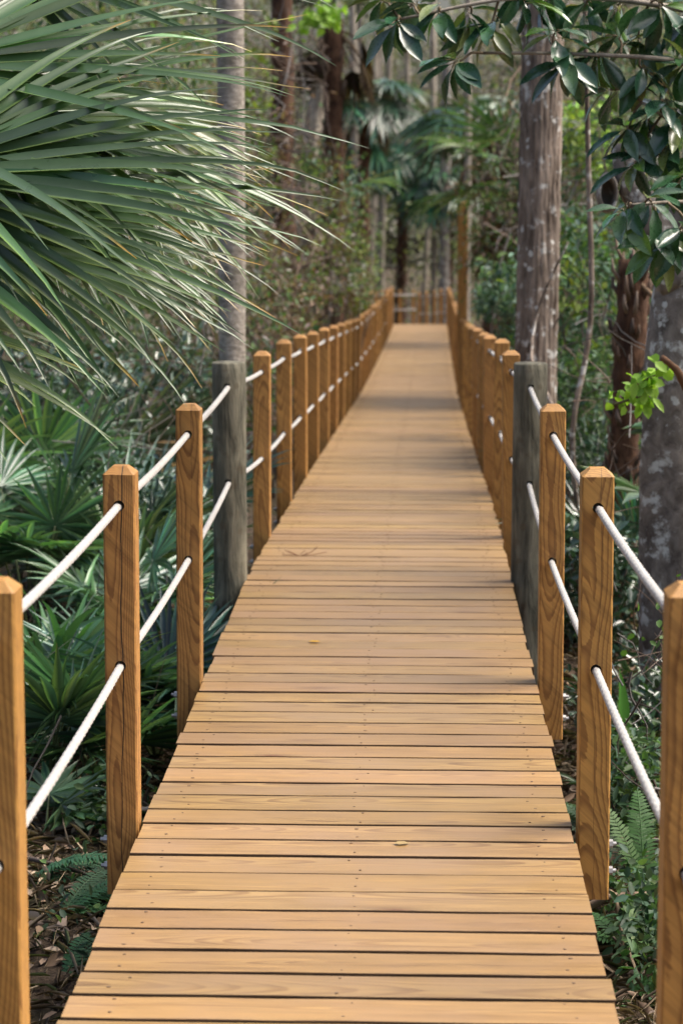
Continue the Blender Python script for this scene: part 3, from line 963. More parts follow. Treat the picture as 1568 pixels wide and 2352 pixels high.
# the hollow: a rim of bark round a dark cavity on the limb's side
hm = MB()
a = np.arange(20) * 2 * np.pi / 20
ring = [np.stack([.87 + rr_ * np.cos(a) * .8 - 1.23, np.full(20, yy_) - 9.6, 1.76 + rr_ * 1.5 * np.sin(a) - zb], 1) for rr_, yy_ in ((.062, 9.66), (.058, 9.585), (.046, 9.565), (.038, 9.60), (.034, 9.68), (.0005, 9.69))]
q = [(i * 20 + j, i * 20 + (j + 1) % 20, (i + 1) * 20 + (j + 1) % 20, (i + 1) * 20 + j) for i in range(5) for j in range(20)]
hm.add(np.concatenate(ring), q)
hm.build('hollow_rim', M['bark_dark'], nt_)
mb = MB(); leaf_cloud(mb, rs(43), np.array([2.0, 10.6, 8.4]) - og, (1.8, 2.2, 1.3), 24, 50, .15, .11, CAN, clump_r=.16, shell=.3)
mb.build('crown', M['leaf'], nt_)
# thin saplings
def sapling(label, pts, rad, seed, bark='bark_far', name='sapling', group=None):
    p0 = np.array(pts[0], float)
    t = thing(name, label, 'sapling', p0, group)
    local_tube(t, p0, pts, rad, 30, 8, bark, 'trunk', seed, .012, .05)
    return t
sapling('thin crooked grey sapling right of the lichen-patched straight tree', [(1.03, 12.2, float(ground_z(1.03, 12.2))), (.88, 12.1, .45), (.985, 12.2, .75), (1.02, 12.2, 1.1), (1.0, 12.2, 1.75), (.97, 12.2, 3.2)], [.018, .017, .016, .015, .014, .011], 51, 'bark_fissured')
sapling('dark slanting twig-thin stem leaning against the lichen-patched tree', [(.86, 11.6, float(ground_z(.86, 11.6))), (.80, 11.8, .55), (.70, 12.6, .75), (.76, 12.8, 1.05), (.93, 12.6, 1.45)], [.013, .012, .012, .010, .006], 52, 'bark_fissured')

# dead brown boots of an old palm at right
def boot_palm(label, x, y, ztop, r0, seed, n=46, fronds=10, L=.9, cols=GREEN_PALM, dead=6, name='cabbage_palm', group=None, nseg=24, lean=(0, 0), hubr=.75, skirt=.9, bark='bark_brown', boots=True, dcol=.6, fw=.06, hang=.45):
    r = rs(seed)
    z0 = float(ground_z(x, y)) - .1
    t = thing(name, label, 'palm', (x, y, z0), group)
    H = ztop - z0
    p = wobble(spline([(0, 0, 0), (lean[0] * .5, lean[1] * .5, H * .5), (lean[0], lean[1], H)], 24), .03, seed)
    m = MB(); tube(m, p, r0 * (1 + .08 * r.randn(24, 12)), 12); m.build('trunk', M[bark], t)
    if boots:
        m = MB()
        for i in range(n):
            f = r.uniform(.08, 1.0); c = np.array([np.interp(f * H, p[:, 2], p[:, k]) for k in range(3)])
            th = r.uniform(0, 6.28); d = np.array([math.cos(th), math.sin(th), 0])
            l = r0 * r.uniform(.9, 1.9); w = r0 * r.uniform(.22, .4)
            b0 = c + d * r0 * .8; e = b0 + d * l * .4 + UPV * l * .9
            s_ = np.array([-d[1], d[0], 0])
            tube(m, [b0, (b0 + e) / 2 + d * .02, e], [w * .6, w * .45, w * .2], 5, np.array(BROWN[r.randint(4)]) * r.uniform(.6, 1.2))
        tag(m.build('leaf_boots', M['dead'], t), kind='stuff')
    top = p[-1]
    for i in range(fronds):
        th = 6.283 * i / max(fronds, 1) + r.uniform(-.3, .3); el = r.uniform(-.15, 1.1)
        hub = top + np.array([math.cos(th) * math.cos(el), math.sin(th) * math.cos(el), math.sin(el)]) * hubr * r.uniform(.8, 1.2)
        ax = unit([math.cos(th) * math.cos(el), math.sin(th) * math.cos(el), math.sin(el) - hang])
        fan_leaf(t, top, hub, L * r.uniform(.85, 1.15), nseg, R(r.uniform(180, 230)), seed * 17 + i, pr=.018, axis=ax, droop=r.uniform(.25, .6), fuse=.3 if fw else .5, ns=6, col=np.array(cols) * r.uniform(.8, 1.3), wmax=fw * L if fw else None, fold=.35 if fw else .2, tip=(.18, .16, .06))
    for i in range(dead):
        th = r.uniform(0, 6.28)
        hub = top + np.array([math.cos(th) * .35, math.sin(th) * .35, -.25 - r.uniform(0, .5) * skirt])
        ax = unit([math.cos(th) * .35, math.sin(th) * .35, -1])
        fan_leaf(t, top - UPV * .1, hub, L * skirt * r.uniform(.7, 1.1), 20, R(r.uniform(90, 160)), seed * 19 + i, mat='dead', pr=.014, pcol=(.16, .11, .07), axis=ax, droop=.5, fuse=.25, ns=5, col=np.array(BROWN[r.randint(4)]) * dcol, wmax=.06 * L, fold=.5, tip=(.2, .16, .1), name='dead_frond')
    return t

boot_palm('old palm stump of rough dark brown leaf boots left of the speckled trunk', 1.21, 11.9, 1.40,   .085, 61, n=90, fronds=0, L=.4, dead=2, skirt=.5, hubr=.3)
boot_palm('palm with dark fronds and ragged brown trunk left of the lichen-patched tree', .98, 25.0, 1.62, .11, 62, n=60, fronds=8, L=1.0, dead=6, lean=(.25, 0))
boot_palm('fan palm hanging over the tall post at the far right of the boardwalk', .90, 60.5, 1.35, .15, 63, fronds=14, L=1.25, dead=3, hubr=.9, skirt=.6, cols=(.022, .068, .046), fw=0, hang=.95)
boot_palm('leafy fan palm at centre over the far end of the boardwalk', -.40, 62.0, 2.35, .16, 64, fronds=18, L=1.6, dead=3, hubr=1.1, skirt=.6, cols=(.022, .068, .046), fw=0, hang=.95)
boot_palm('upper left one of the far fan palms, fronds spread wide', -1.02, 45.0, 3.25, .13, 65, fronds=15, L=1.0, dead=4, hubr=.8, skirt=.6, cols=(.022, .068, .046), fw=0, hang=.95)
boot_palm('dark palm crown beside the lichen-patched tree high above the far railing', 1.45, 40.0, 2.65, .14, 66, fronds=15, L=1.2, dead=5, hubr=1.0, cols=(.022, .068, .046), fw=0, hang=.95)
boot_palm('palm wearing a heavy skirt of dead brown fronds at top left centre', -.98, 26.0, 3.75, .12, 67, fronds=5, L=.7, dead=9, hubr=.4, skirt=.75, cols=(.04, .08, .04), dcol=.28)
boot_palm('short palm with grey dead fronds in the brush at left centre', -1.3, 27.0, 1.2, .13, 68, fronds=4, L=.9, dead=9, skirt=1.0, hubr=.6)

# dark gnarled trunk inside the vines at left centre
trunk_tree('tree', 'dark vine-hung trunk in the brush at left centre', (-1.42, 24.0), (-1.30, 24.2, 5.5), .13, .11, 'bark_brown', 71, bend=.08, rough=.10)
trunk_tree('tree', 'grey slanting trunk among the dead brush left of the far railing', (-1.75, 30.0), (-.95, 31.0, 5.6), .14, .10, 'bark_far', 72, bend=.15, rough=.08)
trunk_tree('tree', 'grey pole-straight trunk right behind the tall railing post', (.83, 33.0), (.82, 33.2, 7.0), .055, .05, 'bark_grey', 73, bend=.01, rough=.02)
trunk_tree('tree', 'dark blue-grey palm trunk left of the tall railing post', (.88, 59.5), (.86, 59.5, 6.0), .15, .14, 'bark_dark', 74, bend=.02, rough=.03)

# ------------------------------------------------------------------ undergrowth, left side near
palmetto('drooping dark fan leaf clump just behind the front left post', (-1.45, 8.1), 5, .36, .22, .34, 201, az=(-1.2, .6))
palmetto('star-shaped palmetto with narrow blades beside the cracked left post', (-1.58, 8.75), 7, .34, .26, .30, 202, nseg=24)
palmetto('blue-green palmetto between the cracked left post and the next one', (-1.12, 9.0), 8, .46, .28, .42, 203, nseg=26, col=(.05, .115, .085))
palmetto('palmetto in the shade below the grey left pole', (-1.42, 11.0), 7, .38, .28, .50, 204, nseg=24)
palmetto('grey-green palmetto beyond the second left post', (-1.55, 12.3), 8, .50, .40, .75, 205, col=(.07, .12, .09))
palmetto('broad palmetto under the hanging palm frond tips at left', (-2.35, 11.6), 9, .55, .50, .95, 206, nseg=30)
palmetto('half-dead palmetto among bare twigs at left', (-2.10, 13.9), 8, .55, .5, .85, 207, col=(.08, .12, .09), dead=3)
palmetto('farthest left palmetto, behind the bare twigs', (-2.85, 15.5), 9, .6, .55, 1.0, 208, col=(.07, .12, .08))
palmetto('small palmetto seedling on the leaf litter behind the front left post', (-1.36, 7.55), 4, .20, .10, .20, 209, nseg=12, az=(-1.0, 2.0))

palmetto('low palmetto filling the gap behind the rope between the first two left posts', (-1.28, 8.4), 7, .36, .24, .34, 210, col=(.06, .14, .075))
palmetto('leafy palmetto close behind the cracked left post', (-1.34, 9.9), 8, .38, .28, .62, 211, col=(.07, .15, .085))
palmetto('wide palmetto at the left edge above the strap-leaved clump', (-1.95, 10.6), 9, .46, .40, .80, 212, col=(.06, .14, .07))
palmetto('pale green palmetto behind the strap-leaved clump', (-1.60, 11.2), 9, .46, .38, .70, 213, col=(.09, .16, .10))
palmetto('blue-green palmetto filling the shade left of the grey pole', (-1.62, 12.6), 8, .44, .28, .60, 214, col=(.06, .13, .09))
palmetto('bright palmetto at the left edge below the hanging frond tips', (-2.25, 12.6), 9, .5, .42, .9, 215, col=(.08, .16, .08))

def strap_clump(label, loc, n, L, w, seed, col=(.055, .125, .045), spread=.5, name='strap_leaf_plant', cat='plant', lean=(0, 0)):
    r = rs(seed); x, y = loc; z = float(ground_z(x, y)) - .02
    t = thing(name, label, cat, (x, y, z))
    for i in range(n):
        m = MB()
        th = r.uniform(0, 6.28); o = np.array([r.uniform(-.16, .16), r.uniform(-.1, .1), 0])
        d = unit([math.cos(th) * spread * r.uniform(.2, 1) + lean[0], math.sin(th) * spread * r.uniform(.2, 1) + lean[1], 1.0])
        l = L * r.uniform(.6, 1.1); k = 9
        p = [o]
        for j in range(k):
            d = unit(d + np.array([math.cos(th), math.sin(th), -1]) * .035 * j * spread)
            p.append(p[-1] + d * l / k)
        p = np.array(p); tt = np.linspace(0, 1, k + 1)
        ww = w * r.uniform(.7, 1.2) * np.minimum(1, (1 - tt) * 3.0) ** .8 * (.6 + .4 * np.minimum(1, tt * 4)) + .0008
        tn = unit(np.gradient(p, axis=0)); ph = r.uniform(-.7, .7)
        s_ = unit(np.cross(tn, np.array([math.cos(th + ph), math.sin(th + ph), .2]))); u_ = np.cross(s_, tn)
        V = np.stack([p - s_ * ww[:, None] / 2, p + u_ * ww[:, None] * .2, p + s_ * ww[:, None] / 2], 1).reshape(-1, 3)
        b = np.arange(k) * 3
        m.add(V, np.concatenate([np.stack([b, b + 1, b + 4, b + 3], 1), np.stack([b + 1, b + 2, b + 5, b + 4], 1)]), None, jitter_col(r, col, 1, .2)[0])
        m.build('leaf', M['palm'], t)
    return t
strap_clump('tall upright clump of green strap leaves at the left edge', (-1.62, 9.0), 44, .80, .036, 221, (.075, .18, .065), .55)
strap_clump('second clump of green strap leaves right of the taller one at the left edge', (-1.50, 9.75), 30, .80, .036, 222, (.065, .16, .06), .6)
strap_clump('small grassy tuft on the litter behind the cracked left post', (-1.32, 8.15), 14, .34, .016, 223, (.05, .12, .045), .7)
strap_clump('bright green single strap-leaf shoot right of the second right post', (.89, 8.45), 5, .50, .045, 224, (.10, .26, .045), .10)
strap_clump('grassy tuft low beside the grey right pole', (1.0, 10.8), 14, .5, .03, 225, (.06, .12, .05), .5)
strap_clump('thin dark grass tuft between the two nearest right posts', (.92, 7.9), 22, .5, .014, 226, (.06, .09, .05), .9)

# glossy shrubs on the left
shrub('low glossy-leaved shrub behind the grey left pole', -1.75, 14.6, .15, (.55, .5, .55), 231, G_DARK + G_BLUE, 60, 34, .085, .05, mat='glossy', rich=True)
shrub('glossy shrub with small shiny leaves left of the second left post', -2.35, 13.0, .25, (.6, .5, .5), 232, G_DARK + [(.05, .09, .05)], 60, 34, .075, .045, mat='glossy', rich=True)
shrub('low glossy groundcover shrub between the first two left posts', -1.55, 11.4, -.12, (.5, .5, .35), 233, G_DARK, 40, 34, .07, .04, mat='glossy', rich=True)
shrub('dense dark bush at the far left under the palm fronds', -3.2, 17.5, .6, (1.1, .9, 1.0), 234, G_DARK + G_MID, 70, 40, .08, .05)
shrub('grey-green bush in shade behind the pale left trunk', -2.2, 18.5, .55, (1.0, .9, .95), 235, G_MID + GREY, 70, 40, .08, .05)
shrub('bush of browned leaves right of the pale left trunk', -1.45, 19.5, .35, (.7, .7, .9), 236, BROWN + G_MID, 70, 36, .08, .05)
shrub('tall mixed thicket behind the pale left trunk', -2.5, 23.0, 1.6, (1.2, 1.2, 1.6), 237, G_MID + BROWN, 90, 44, .09, .055)
shrub('high leafy thicket at top left behind the palm fronds', -3.6, 21.0, 2.6, (1.6, 1.2, 1.7), 238, G_MID + G_DARK, 90, 44, .10, .06)
# the vine wall left of the far boardwalk
shrub('yellow-green vine-covered bush left of the railing tops', -1.05, 24.5, .85, (.42, .6, .75), 241, G_YEL + BROWN + GREY, 40, 30, .075, .06, shell=.3)
shrub('grey-green sprays above the yellow-green vine bush', -.95, 25.5, 1.65, (.42, .6, .65), 242, G_YEL + G_BLUE + BROWN, 36, 30, .075, .05, shell=.3)
shrub('bright yellow-green leafy patch nearest the far left railing', -.80, 27.0, .35, (.40, .6, .5), 243, G_YEL + G_MID + BROWN, 34, 30, .08, .06, shell=.3)
shrub('brown thicket of dead leaves below the yellow-green vines', -1.60, 23.0, .35, (.75, .7, .85), 244, BROWN + GREY + G_MID[:1], 90, 40, .09, .035, shell=.2)
shrub('grey-brown dry bush between the vines and the left railing', -1.05, 29.5, -.05, (.65, .8, .75), 245, BROWN + GREY, 90, 40, .09, .03, shell=.2)
shrub('reddish dead brush behind the left railing posts', -1.9, 20.8, -.1, (.8, .7, .6), 246, [(.17, .095, .075), (.13, .08, .065), (.21, .14, .11)], 90, 40, .09, .025, shell=.2)
shrub('mid-green bush behind the far left railing', -1.35, 33.0, .3, (.9, .9, 1.0), 247, G_MID + G_YEL, 70, 40, .09, .06)

def vine(label, pts, n, seed, cols, llen=.075, name='vine', spread=.06):
    r = rs(seed); p0 = np.array(pts[0], float)
    t = thing(name, label, 'vine', p0)
    p = wobble(spline([np.array(q) - p0 for q in pts], 40), .06, seed)
    m = MB(); tube(m, p, .006, 5, (.12, .10, .06)); m.build('stem', M['twig'], t)
    m = MB()
    i = r.randint(40, size=n)
    P = p[i] + r.randn(n, 3) * spread
    D = unit(r.randn(n, 3) + np.array([0, -.2, -.8])); Nn = unit(r.randn(n, 3) * .6 + np.array([0, -.7, .6]))
    C = np.clip(np.array(cols)[r.randint(len(cols), size=n)] * (1 + .2 * r.randn(n, 1)), .005, .8)
    scatter(m, P, D, Nn, llen * r.uniform(.6, 1.3, n), llen * .85 * r.uniform(.7, 1.2, n), C, True)
    m.build('foliage', M['leaf'], t)
    return t
vine('yellow-green vine hanging in a long strand down the dark trunk', [(-1.55, 22.0, 3.5), (-1.48, 22, 2.9), (-1.50, 22, 2.3), (-1.44, 22, 1.7)], 150, 251, G_YEL)
vine('second yellow-green vine strand beside the pale left trunk', [(-1.72, 20.0, 3.4), (-1.62, 20, 2.8), (-1.66, 20, 2.2)], 110, 252, G_YEL)
vine('spray of lime green leaves above the dead palm skirt', [(-1.1, 21.5, 3.35), (-.95, 21.4, 3.45), (-.78, 21.4, 3.40)], 90, 253, G_LIME, .11)
vine('bright lime green sprig against the speckled trunk at right', [(.86, 9.1, .86), (.90, 9.05, .92), (.94, 9.0, .97), (.97, 9.0, 1.02)], 70, 254, G_LIME, .065, spread=.03)
vine('small green sprig between the two nearest right posts', [(.86, 7.3, .22), (.82, 7.2, .30), (.765, 7.15, .33)], 40, 255, [(.09, .20, .04), (.07, .15, .035)], .035)

# ------------------------------------------------------------------ undergrowth, right side
shrub('silvery green bush just right of the far tall post', .80, 18.6, .78, (.22, .45, .36), 261, G_BLUE + [(.12, .17, .14)], 34, 30, .075, .05, rich=True, clump_r=.16)
shrub('dark leafy bush behind the right railing', 1.08, 16.5, .15, (.38, .5, .5), 262, G_DARK + G_MID, 60, 36, .08, .05)
shrub('yellow-flecked bush between the lichen-patched tree and speckled trunk', 1.30, 15.5, .75, (.55, .6, .75), 263, G_MID + G_BLUE + G_YEL[:1], 80, 38, .08, .05, rich=True)
shrub('tangled green bush below the thin crooked sapling', 1.15, 13.6, .05, (.5, .5, .6), 264, G_DARK + G_MID, 70, 38, .075, .045)
shrub('shaded glossy shrub at the foot of the speckled trunk', 1.00, 10.6, -.25, (.35, .4, .35), 265, G_DARK, 44, 30, .075, .045, mat='glossy', rich=True)
shrub('low dark shrub right of the second right post', .98, 8.9, -.45, (.28, .35, .22), 266, G_DARK + G_MID[:1], 30, 26, .06, .035, mat='glossy', rich=True)
shrub('tall shaded thicket at the right edge behind the speckled trunk', 2.0, 17.0, 1.5, (1.0, 1.0, 1.6), 267, G_DARK + G_MID, 90, 40, .09, .055)
shrub('brown dry thicket high behind the lichen-patched tree', 1.35, 23.5, 1.3, (.9, .9, 1.3), 268, BROWN + G_MID, 90, 42, .09, .04)
shrub('grey twiggy thicket at the upper right behind the magnolia leaves', 2.1, 24.0, 2.7, (1.2, 1.2, 1.4), 269, BROWN + GREY + G_DARK, 90, 42, .10, .045)
shrub('bright green patch behind the crooked sapling high at right', 1.72, 21.0, 2.25, (.35, .4, .35), 270, G_LIME + G_YEL, 22, 30, .09, .07)
palmetto('pale fan leaf palmetto between the right railing and lichen-patched tree', (.98, 15.2), 5, .34, .16, .85, 271, col=(.10, .16, .12))
palmetto('palmetto in the shade right of the grey right pole', (1.15, 11.7), 7, .38, .30, .55, 272, col=(.04, .095, .06))
palmetto('palmetto fan showing above the second right post', (1.2, 13.2), 7, .42, .35, .70, 273, col=(.05, .105, .07))
palmetto('yellowish palmetto beyond the tangled green bush at right', (1.25, 17.2), 7, .45, .4, 1.1, 274, col=(.085, .14, .06))
palmetto('thin-bladed palmetto right behind the speckled trunk', (1.35, 11.0), 4, .36, .25, 1.1, 275, nseg=14)

def fern(label, loc, n, L, seed, col=(.06, .14, .045), az=(0, 6.28), name='fern', el=(.3, .9), z=None, gap=.014):
    r = rs(seed); x, y = loc; z0 = (float(ground_z(x, y)) - .01) if z is None else z
    t = thing(name, label, 'fern', (x, y, z0))
    for i in range(n):
        th = r.uniform(*az); e = r.uniform(*el); l = L * r.uniform(.7, 1.1)
        k = int(l / gap)
        d = np.array([math.cos(th) * math.cos(e), math.sin(th) * math.cos(e), math.sin(e)]); p = [np.zeros(3)]
        for j in range(k):
            d = unit(d + np.array([0, 0, -1]) * 1.1 / k); p.append(p[-1] + d * l / k)
        p = np.array(p); tn = unit(np.gradient(p, axis=0))
        s_ = unit(np.cross(tn, UPV)); u_ = np.cross(s_, tn)
        m = MB()
        w = .0022
        V = np.stack([p - s_ * w, p + u_ * w, p + s_ * w], 1).reshape(-1, 3)
        b = np.arange(k) * 3
        c0 = jitter_col(r, col, 1, .18)[0]
        m.add(V, np.concatenate([np.stack([b, b + 1, b + 4, b + 3], 1), np.stack([b + 1, b + 2, b + 5, b + 4], 1)]), None, c0)
        tt = np.arange(k + 1) / k
        pl = .17 * l * np.sin(np.pi * np.clip(tt * .86 + .12, 0, 1)) ** .8
        pv = []; pf = []; nb = 0
        for sg in (-1, 1):
            j = np.arange(2, k)
            dd = unit(s_[j] * sg + tn[j] * .45 + u_[j] * .05 + r.randn(len(j), 3) * .05)
            l1 = pl[j][:, None] * r.uniform(.85, 1.1, (len(j), 1)); ww = gap * .42
            a0 = p[j] - tn[j] * ww * .8; a1 = p[j] + tn[j] * ww * .8
            mA = p[j] + dd * l1 * .55 - tn[j] * ww - UPV * l1 * .04; mB_ = p[j] + dd * l1 * .55 + tn[j] * ww - UPV * l1 * .04
            tip = p[j] + dd * l1 - UPV * l1 * .16
            V = np.stack([a0, a1, mB_, mA, tip], 1).reshape(-1, 3)
            b = np.arange(len(j)) * 5
            m.add(V, np.stack([b, b + 1, b + 2, b + 3], 1), np.stack([b + 3, b + 2, b + 4], 1), c0 * (1 + .1 * r.randn(len(V), 1)).clip(.7, 1.3))
        m.build('frond', M['leaf'], t)
    return t
fern('sword fern in the bottom left corner beside the planks', (-1.10, 6.35), 6, .34, 281, (.045, .12, .05), (-.6, 1.2), el=(.5, .9))
fern('low dark fern fronds on the litter left of the boardwalk', (-1.28, 6.7), 5, .36, 282, (.045, .12, .055), (-.7, .5), el=(.45, .8))
fern('small pale fern frond lying on the leaf litter at left', (-1.16, 7.0), 2, .22, 283, (.12, .20, .15), (-.8, .2), el=(.4, .6))
fern('nearest and darkest of the ferns left of the boardwalk', (-1.02, 5.95), 5, .30, 284, (.035, .09, .045), (.2, 1.8), el=(.5, .9))
fern('fresh green fern behind the nearest right post', (.84, 7.9), 8, .42, 285, (.060, .145, .042), (1.2, 4.2))
fern('grey-green fern hanging beside the second right post', (.80, 7.5), 8, .36, 286, (.075, .125, .08), (1.8, 4.6), el=(.5, 1.0))
fern('dark fern low between the planks and nearest right post', (.70, 6.65), 6, .28, 287, (.06, .15, .05), (.8, 3.8))
fern('upright bright fern fronds at the right below the rope', (.80, 6.95), 5, .40, 288, (.065, .16, .042), (.6, 2.4), el=(.9, 1.35))
fern('small fern tuft at the bottom right corner beside the planks', (.66, 6.2), 6, .22, 289, (.055, .14, .042), (.0, 6.28))

shrub('patch of small dark leaves on the ground right of the nearest planks', .74, 6.55, -.52, (.12, .40, .07), 321, G_DARK + G_MID, 26, 30, .045, .03, stems=3, clump_r=.3, rich=True)
shrub('low leafy patch under the ferns behind the nearest right post', .84, 7.7, -.42, (.14, .45, .14), 322, G_DARK + G_MID, 30, 30, .05, .03, stems=3, clump_r=.3, rich=True)
shrub('small-leaved creeper on the litter left of the nearest planks', -1.02, 6.5, -.55, (.14, .40, .05), 323, G_DARK + G_MID, 20, 24, .04, .028, stems=3, clump_r=.3, rich=True)
shrub('low green seedlings at the foot of the cracked left post', -1.10, 7.6, -.52, (.18, .30, .08), 324, G_DARK + G_MID, 20, 24, .05, .03, stems=3, clump_r=.3, rich=True)

# ------------------------------------------------------------------ sticks on the ground
def stick(label, pts, rad, seed, colr=(.20, .165, .135), name='fallen_stick', cat='stick'):
    p0 = np.array(pts[0], float)
    m = MB(); p = wobble(spline([np.array(q) - p0 for q in pts], 16), .012, seed)
    tube(m, p, np.linspace(rad, rad * .6, 16)[:, None] * (1 + .1 * rs(seed).randn(16, 7)), 7, colr)
    o = m.build(name, M['twig'], None); o.location = p0
    return tag(o, label, cat)
gz = lambda x, y, h=0: (x, y, float(ground_z(x, y)) + h)
stick('pale grey stick lying on the litter beside the cracked left post', [gz(-1.30, 7.45, .07), gz(-1.15, 7.5, .07), gz(-.86, 7.55, .07)], .013, 291, (.30, .27, .24))
stick('thin dark branch on the litter in front of the pale grey stick', [gz(-1.35, 6.95, .04), gz(-1.15, 6.75, .05), gz(-.92, 6.6, .04)], .009, 292, (.10, .08, .07))
stick('broken brown branch under the second right post', [gz(.54, 6.75, .10), gz(.64, 6.72, .16), gz(.76, 6.75, .11), gz(.88, 6.8, .06)], .012, 293, (.26, .19, .14))
stick('bent dead stalk hanging down from the broken branch', [gz(.655, 6.66, .19), gz(.67, 6.62, .20), gz(.70, 6.5, .02), gz(.70, 6.25, .01)], .007, 294, (.24, .18, .12))
stick('smooth grey branch behind the broken brown branch', [gz(.60, 7.05, .22), gz(.72, 7.05, .17), gz(.90, 7.1, .15)], .009, 295, (.16, .14, .13))
stick('splintered brown branch stub poking in at the right edge', [(1.18, 8.75, .93), (1.10, 8.7, 1.02), (1.02, 8.65, 1.10)], .022, 296, (.15, .085, .05))

# leaf litter: nobody could count it
def litter(name, regions, seed, cols, ll, asp, flat=.5):
    r = rs(seed); m = MB()
    for (x0, x1, y0, y1, n) in regions:
        x = r.uniform(x0, x1, n); y = r.uniform(y0, y1, n)
        z = ground_z(x, y) + r.uniform(.0, .035, n)
        P = np.stack([x, y, z], 1); D = unit(np.stack([r.randn(n), r.randn(n), r.randn(n) * .3], 1))
        Nn = unit(r.randn(n, 3) * flat + UPV)
        C = np.clip(np.array(cols)[r.randint(len(cols), size=n)] * (1 + .3 * r.randn(n, 1)), .006, .7)
        L_ = ll * r.uniform(.5, 1.5, n)
        scatter(m, P, D, Nn, L_, L_ * asp, C, True)
    return tag(m.build(name, M['litter'], None), 'layer of dry brown leaves and straw covering the forest floor', 'leaf litter', kind='stuff')
REG = lambda k: [(-3.2, -.80, 5.2, 9.5, int(3800 * k)), (-3.5, -.85, 9.5, 14, int(2600 * k)), (.50, 2.0, 5.2, 9.5, int(2600 * k)), (.55, 2.4, 9.5, 14, int(1800 * k))]
litter('leaf_litter', REG(1.0), 301, [(.16, .11, .075), (.27, .19, .135), (.10, .07, .05), (.36, .28, .21), (.20, .155, .13)], .060, .55, .7)
litter('straw_litter', REG(3.0), 302, [(.26, .20, .135), (.36, .29, .20), (.15, .11, .075), (.20, .165, .13), (.10, .12, .05)], .10, .03, .5)

# bare twigs tangled through the undergrowth
def brush(name, label, boxes, seed, colr, rad=.004):
    r = rs(seed); m = MB()
    for (lo, hi, n, ln) in boxes:
        lo = np.array(lo); hi = np.array(hi)
        for i in range(n):
            p0 = lo + (hi - lo) * r.rand(3)
            d = unit(r.randn(3) * np.array([1, .7, 1]) + np.array([0, 0, .35]))
            p = wobble(spline([p0, p0 + d * ln * r.uniform(.4, 1.3)], 6), ln * .12, r.randint(1 << 30))
            if np.any(np.abs(p[:, 0] - deck_x(p[:, 1])) < .78): continue
            tube(m, p, np.linspace(rad, rad * .35, 6) * r.uniform(.6, 1.6), 3, np.array(colr[r.randint(len(colr))]) * r.uniform(.4, .95), cap=False)
    return tag(m.build(name, M['twig'], None), label, 'brush', kind='stuff')
brush('bare_twigs', 'tangle of bare grey twigs among the left undergrowth', [((-2.9, 11.5, -.4), (-1.2, 15, .9), 190, .7), ((-1.9, 7.5, -.6), (-1.1, 10, -.1), 50, .4)], 311, GREY + BROWN)
brush('bare_twigs', 'tangle of bare dark twigs among the right undergrowth', [((.75, 6.2, -.6), (1.3, 9, .1), 80, .35), ((.8, 9.5, -.4), (1.8, 15, 1.0), 150, .6)], 312, GREY + BROWN)
brush('dry_brush', 'grey-brown dry brush behind the left railing', [((-2.2, 18, -.6), (-.95, 30, 1.2), 420, 1.0), ((-1.6, 20, .8), (-.7, 32, 3.6), 380, 1.3)], 313, GREY + BROWN + [(.24, .17, .14)], .007)
brush('dry_brush', 'grey-brown dry brush high behind the right-hand trees', [((.6, 19, .5), (2.6, 32, 3.8), 480, 1.3)], 314, GREY + BROWN, .007)

# ------------------------------------------------------------------ the wood far behind
fr = rs(401)
for i in range(10):
    x = fr.uniform(-1.7, 1.0); y = fr.uniform(60, 74)
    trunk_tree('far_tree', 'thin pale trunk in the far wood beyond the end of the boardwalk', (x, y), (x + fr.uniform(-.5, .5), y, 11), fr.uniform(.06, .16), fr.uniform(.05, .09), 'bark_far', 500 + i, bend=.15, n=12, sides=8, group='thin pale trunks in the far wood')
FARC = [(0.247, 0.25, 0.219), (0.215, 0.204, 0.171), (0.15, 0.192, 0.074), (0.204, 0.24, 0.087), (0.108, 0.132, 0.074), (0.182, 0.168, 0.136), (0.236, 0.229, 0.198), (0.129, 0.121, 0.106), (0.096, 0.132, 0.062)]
m = MB(); r = rs(402)
for (lo, hi, n, s_) in [((-16, 58, -3), (12, 68, 1.5), 9000, .16), ((-18, 68, -3), (14, 80, 11), 26000, .22), ((-20, 80, -3), (16, 92, 14), 26000, .30),
                        ((-10, 36, -1.5), (-3.2, 56, 6.5), 16000, .16), ((2.4, 34, -1.5), (8, 56, 6.5), 14000, .16), ((-6, 26, -1), (-3.0, 36, 5), 8000, .13), ((2.2, 24, -.5), (5, 34, 5), 7000, .13)]:
    k = n // 30
    cc = np.array(lo) + (np.array(hi) - np.array(lo)) * r.rand(k, 3)
    idx = np.repeat(np.arange(k), 30); nn = len(idx)
    P = cc[idx] + r.randn(nn, 3) * np.array([.5, .5, .6]) * (s_ / .16) ** .7
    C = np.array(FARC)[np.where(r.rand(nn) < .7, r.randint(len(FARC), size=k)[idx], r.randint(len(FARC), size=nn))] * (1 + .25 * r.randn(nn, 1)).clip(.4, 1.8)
    L_ = s_ * r.uniform(.5, 1.4, nn)
    scatter(m, P, r.randn(nn, 3) + np.array([0, 0, -.4]), unit(r.randn(nn, 3) + UPV * .6 + np.array([0, -.5, 0])), L_, L_ * .7, np.clip(C, .01, .6))
tag(m.build('far_wood', M['leaf'], None), 'pale green and brown wood far behind, seen as one mass', 'woodland', kind='stuff')

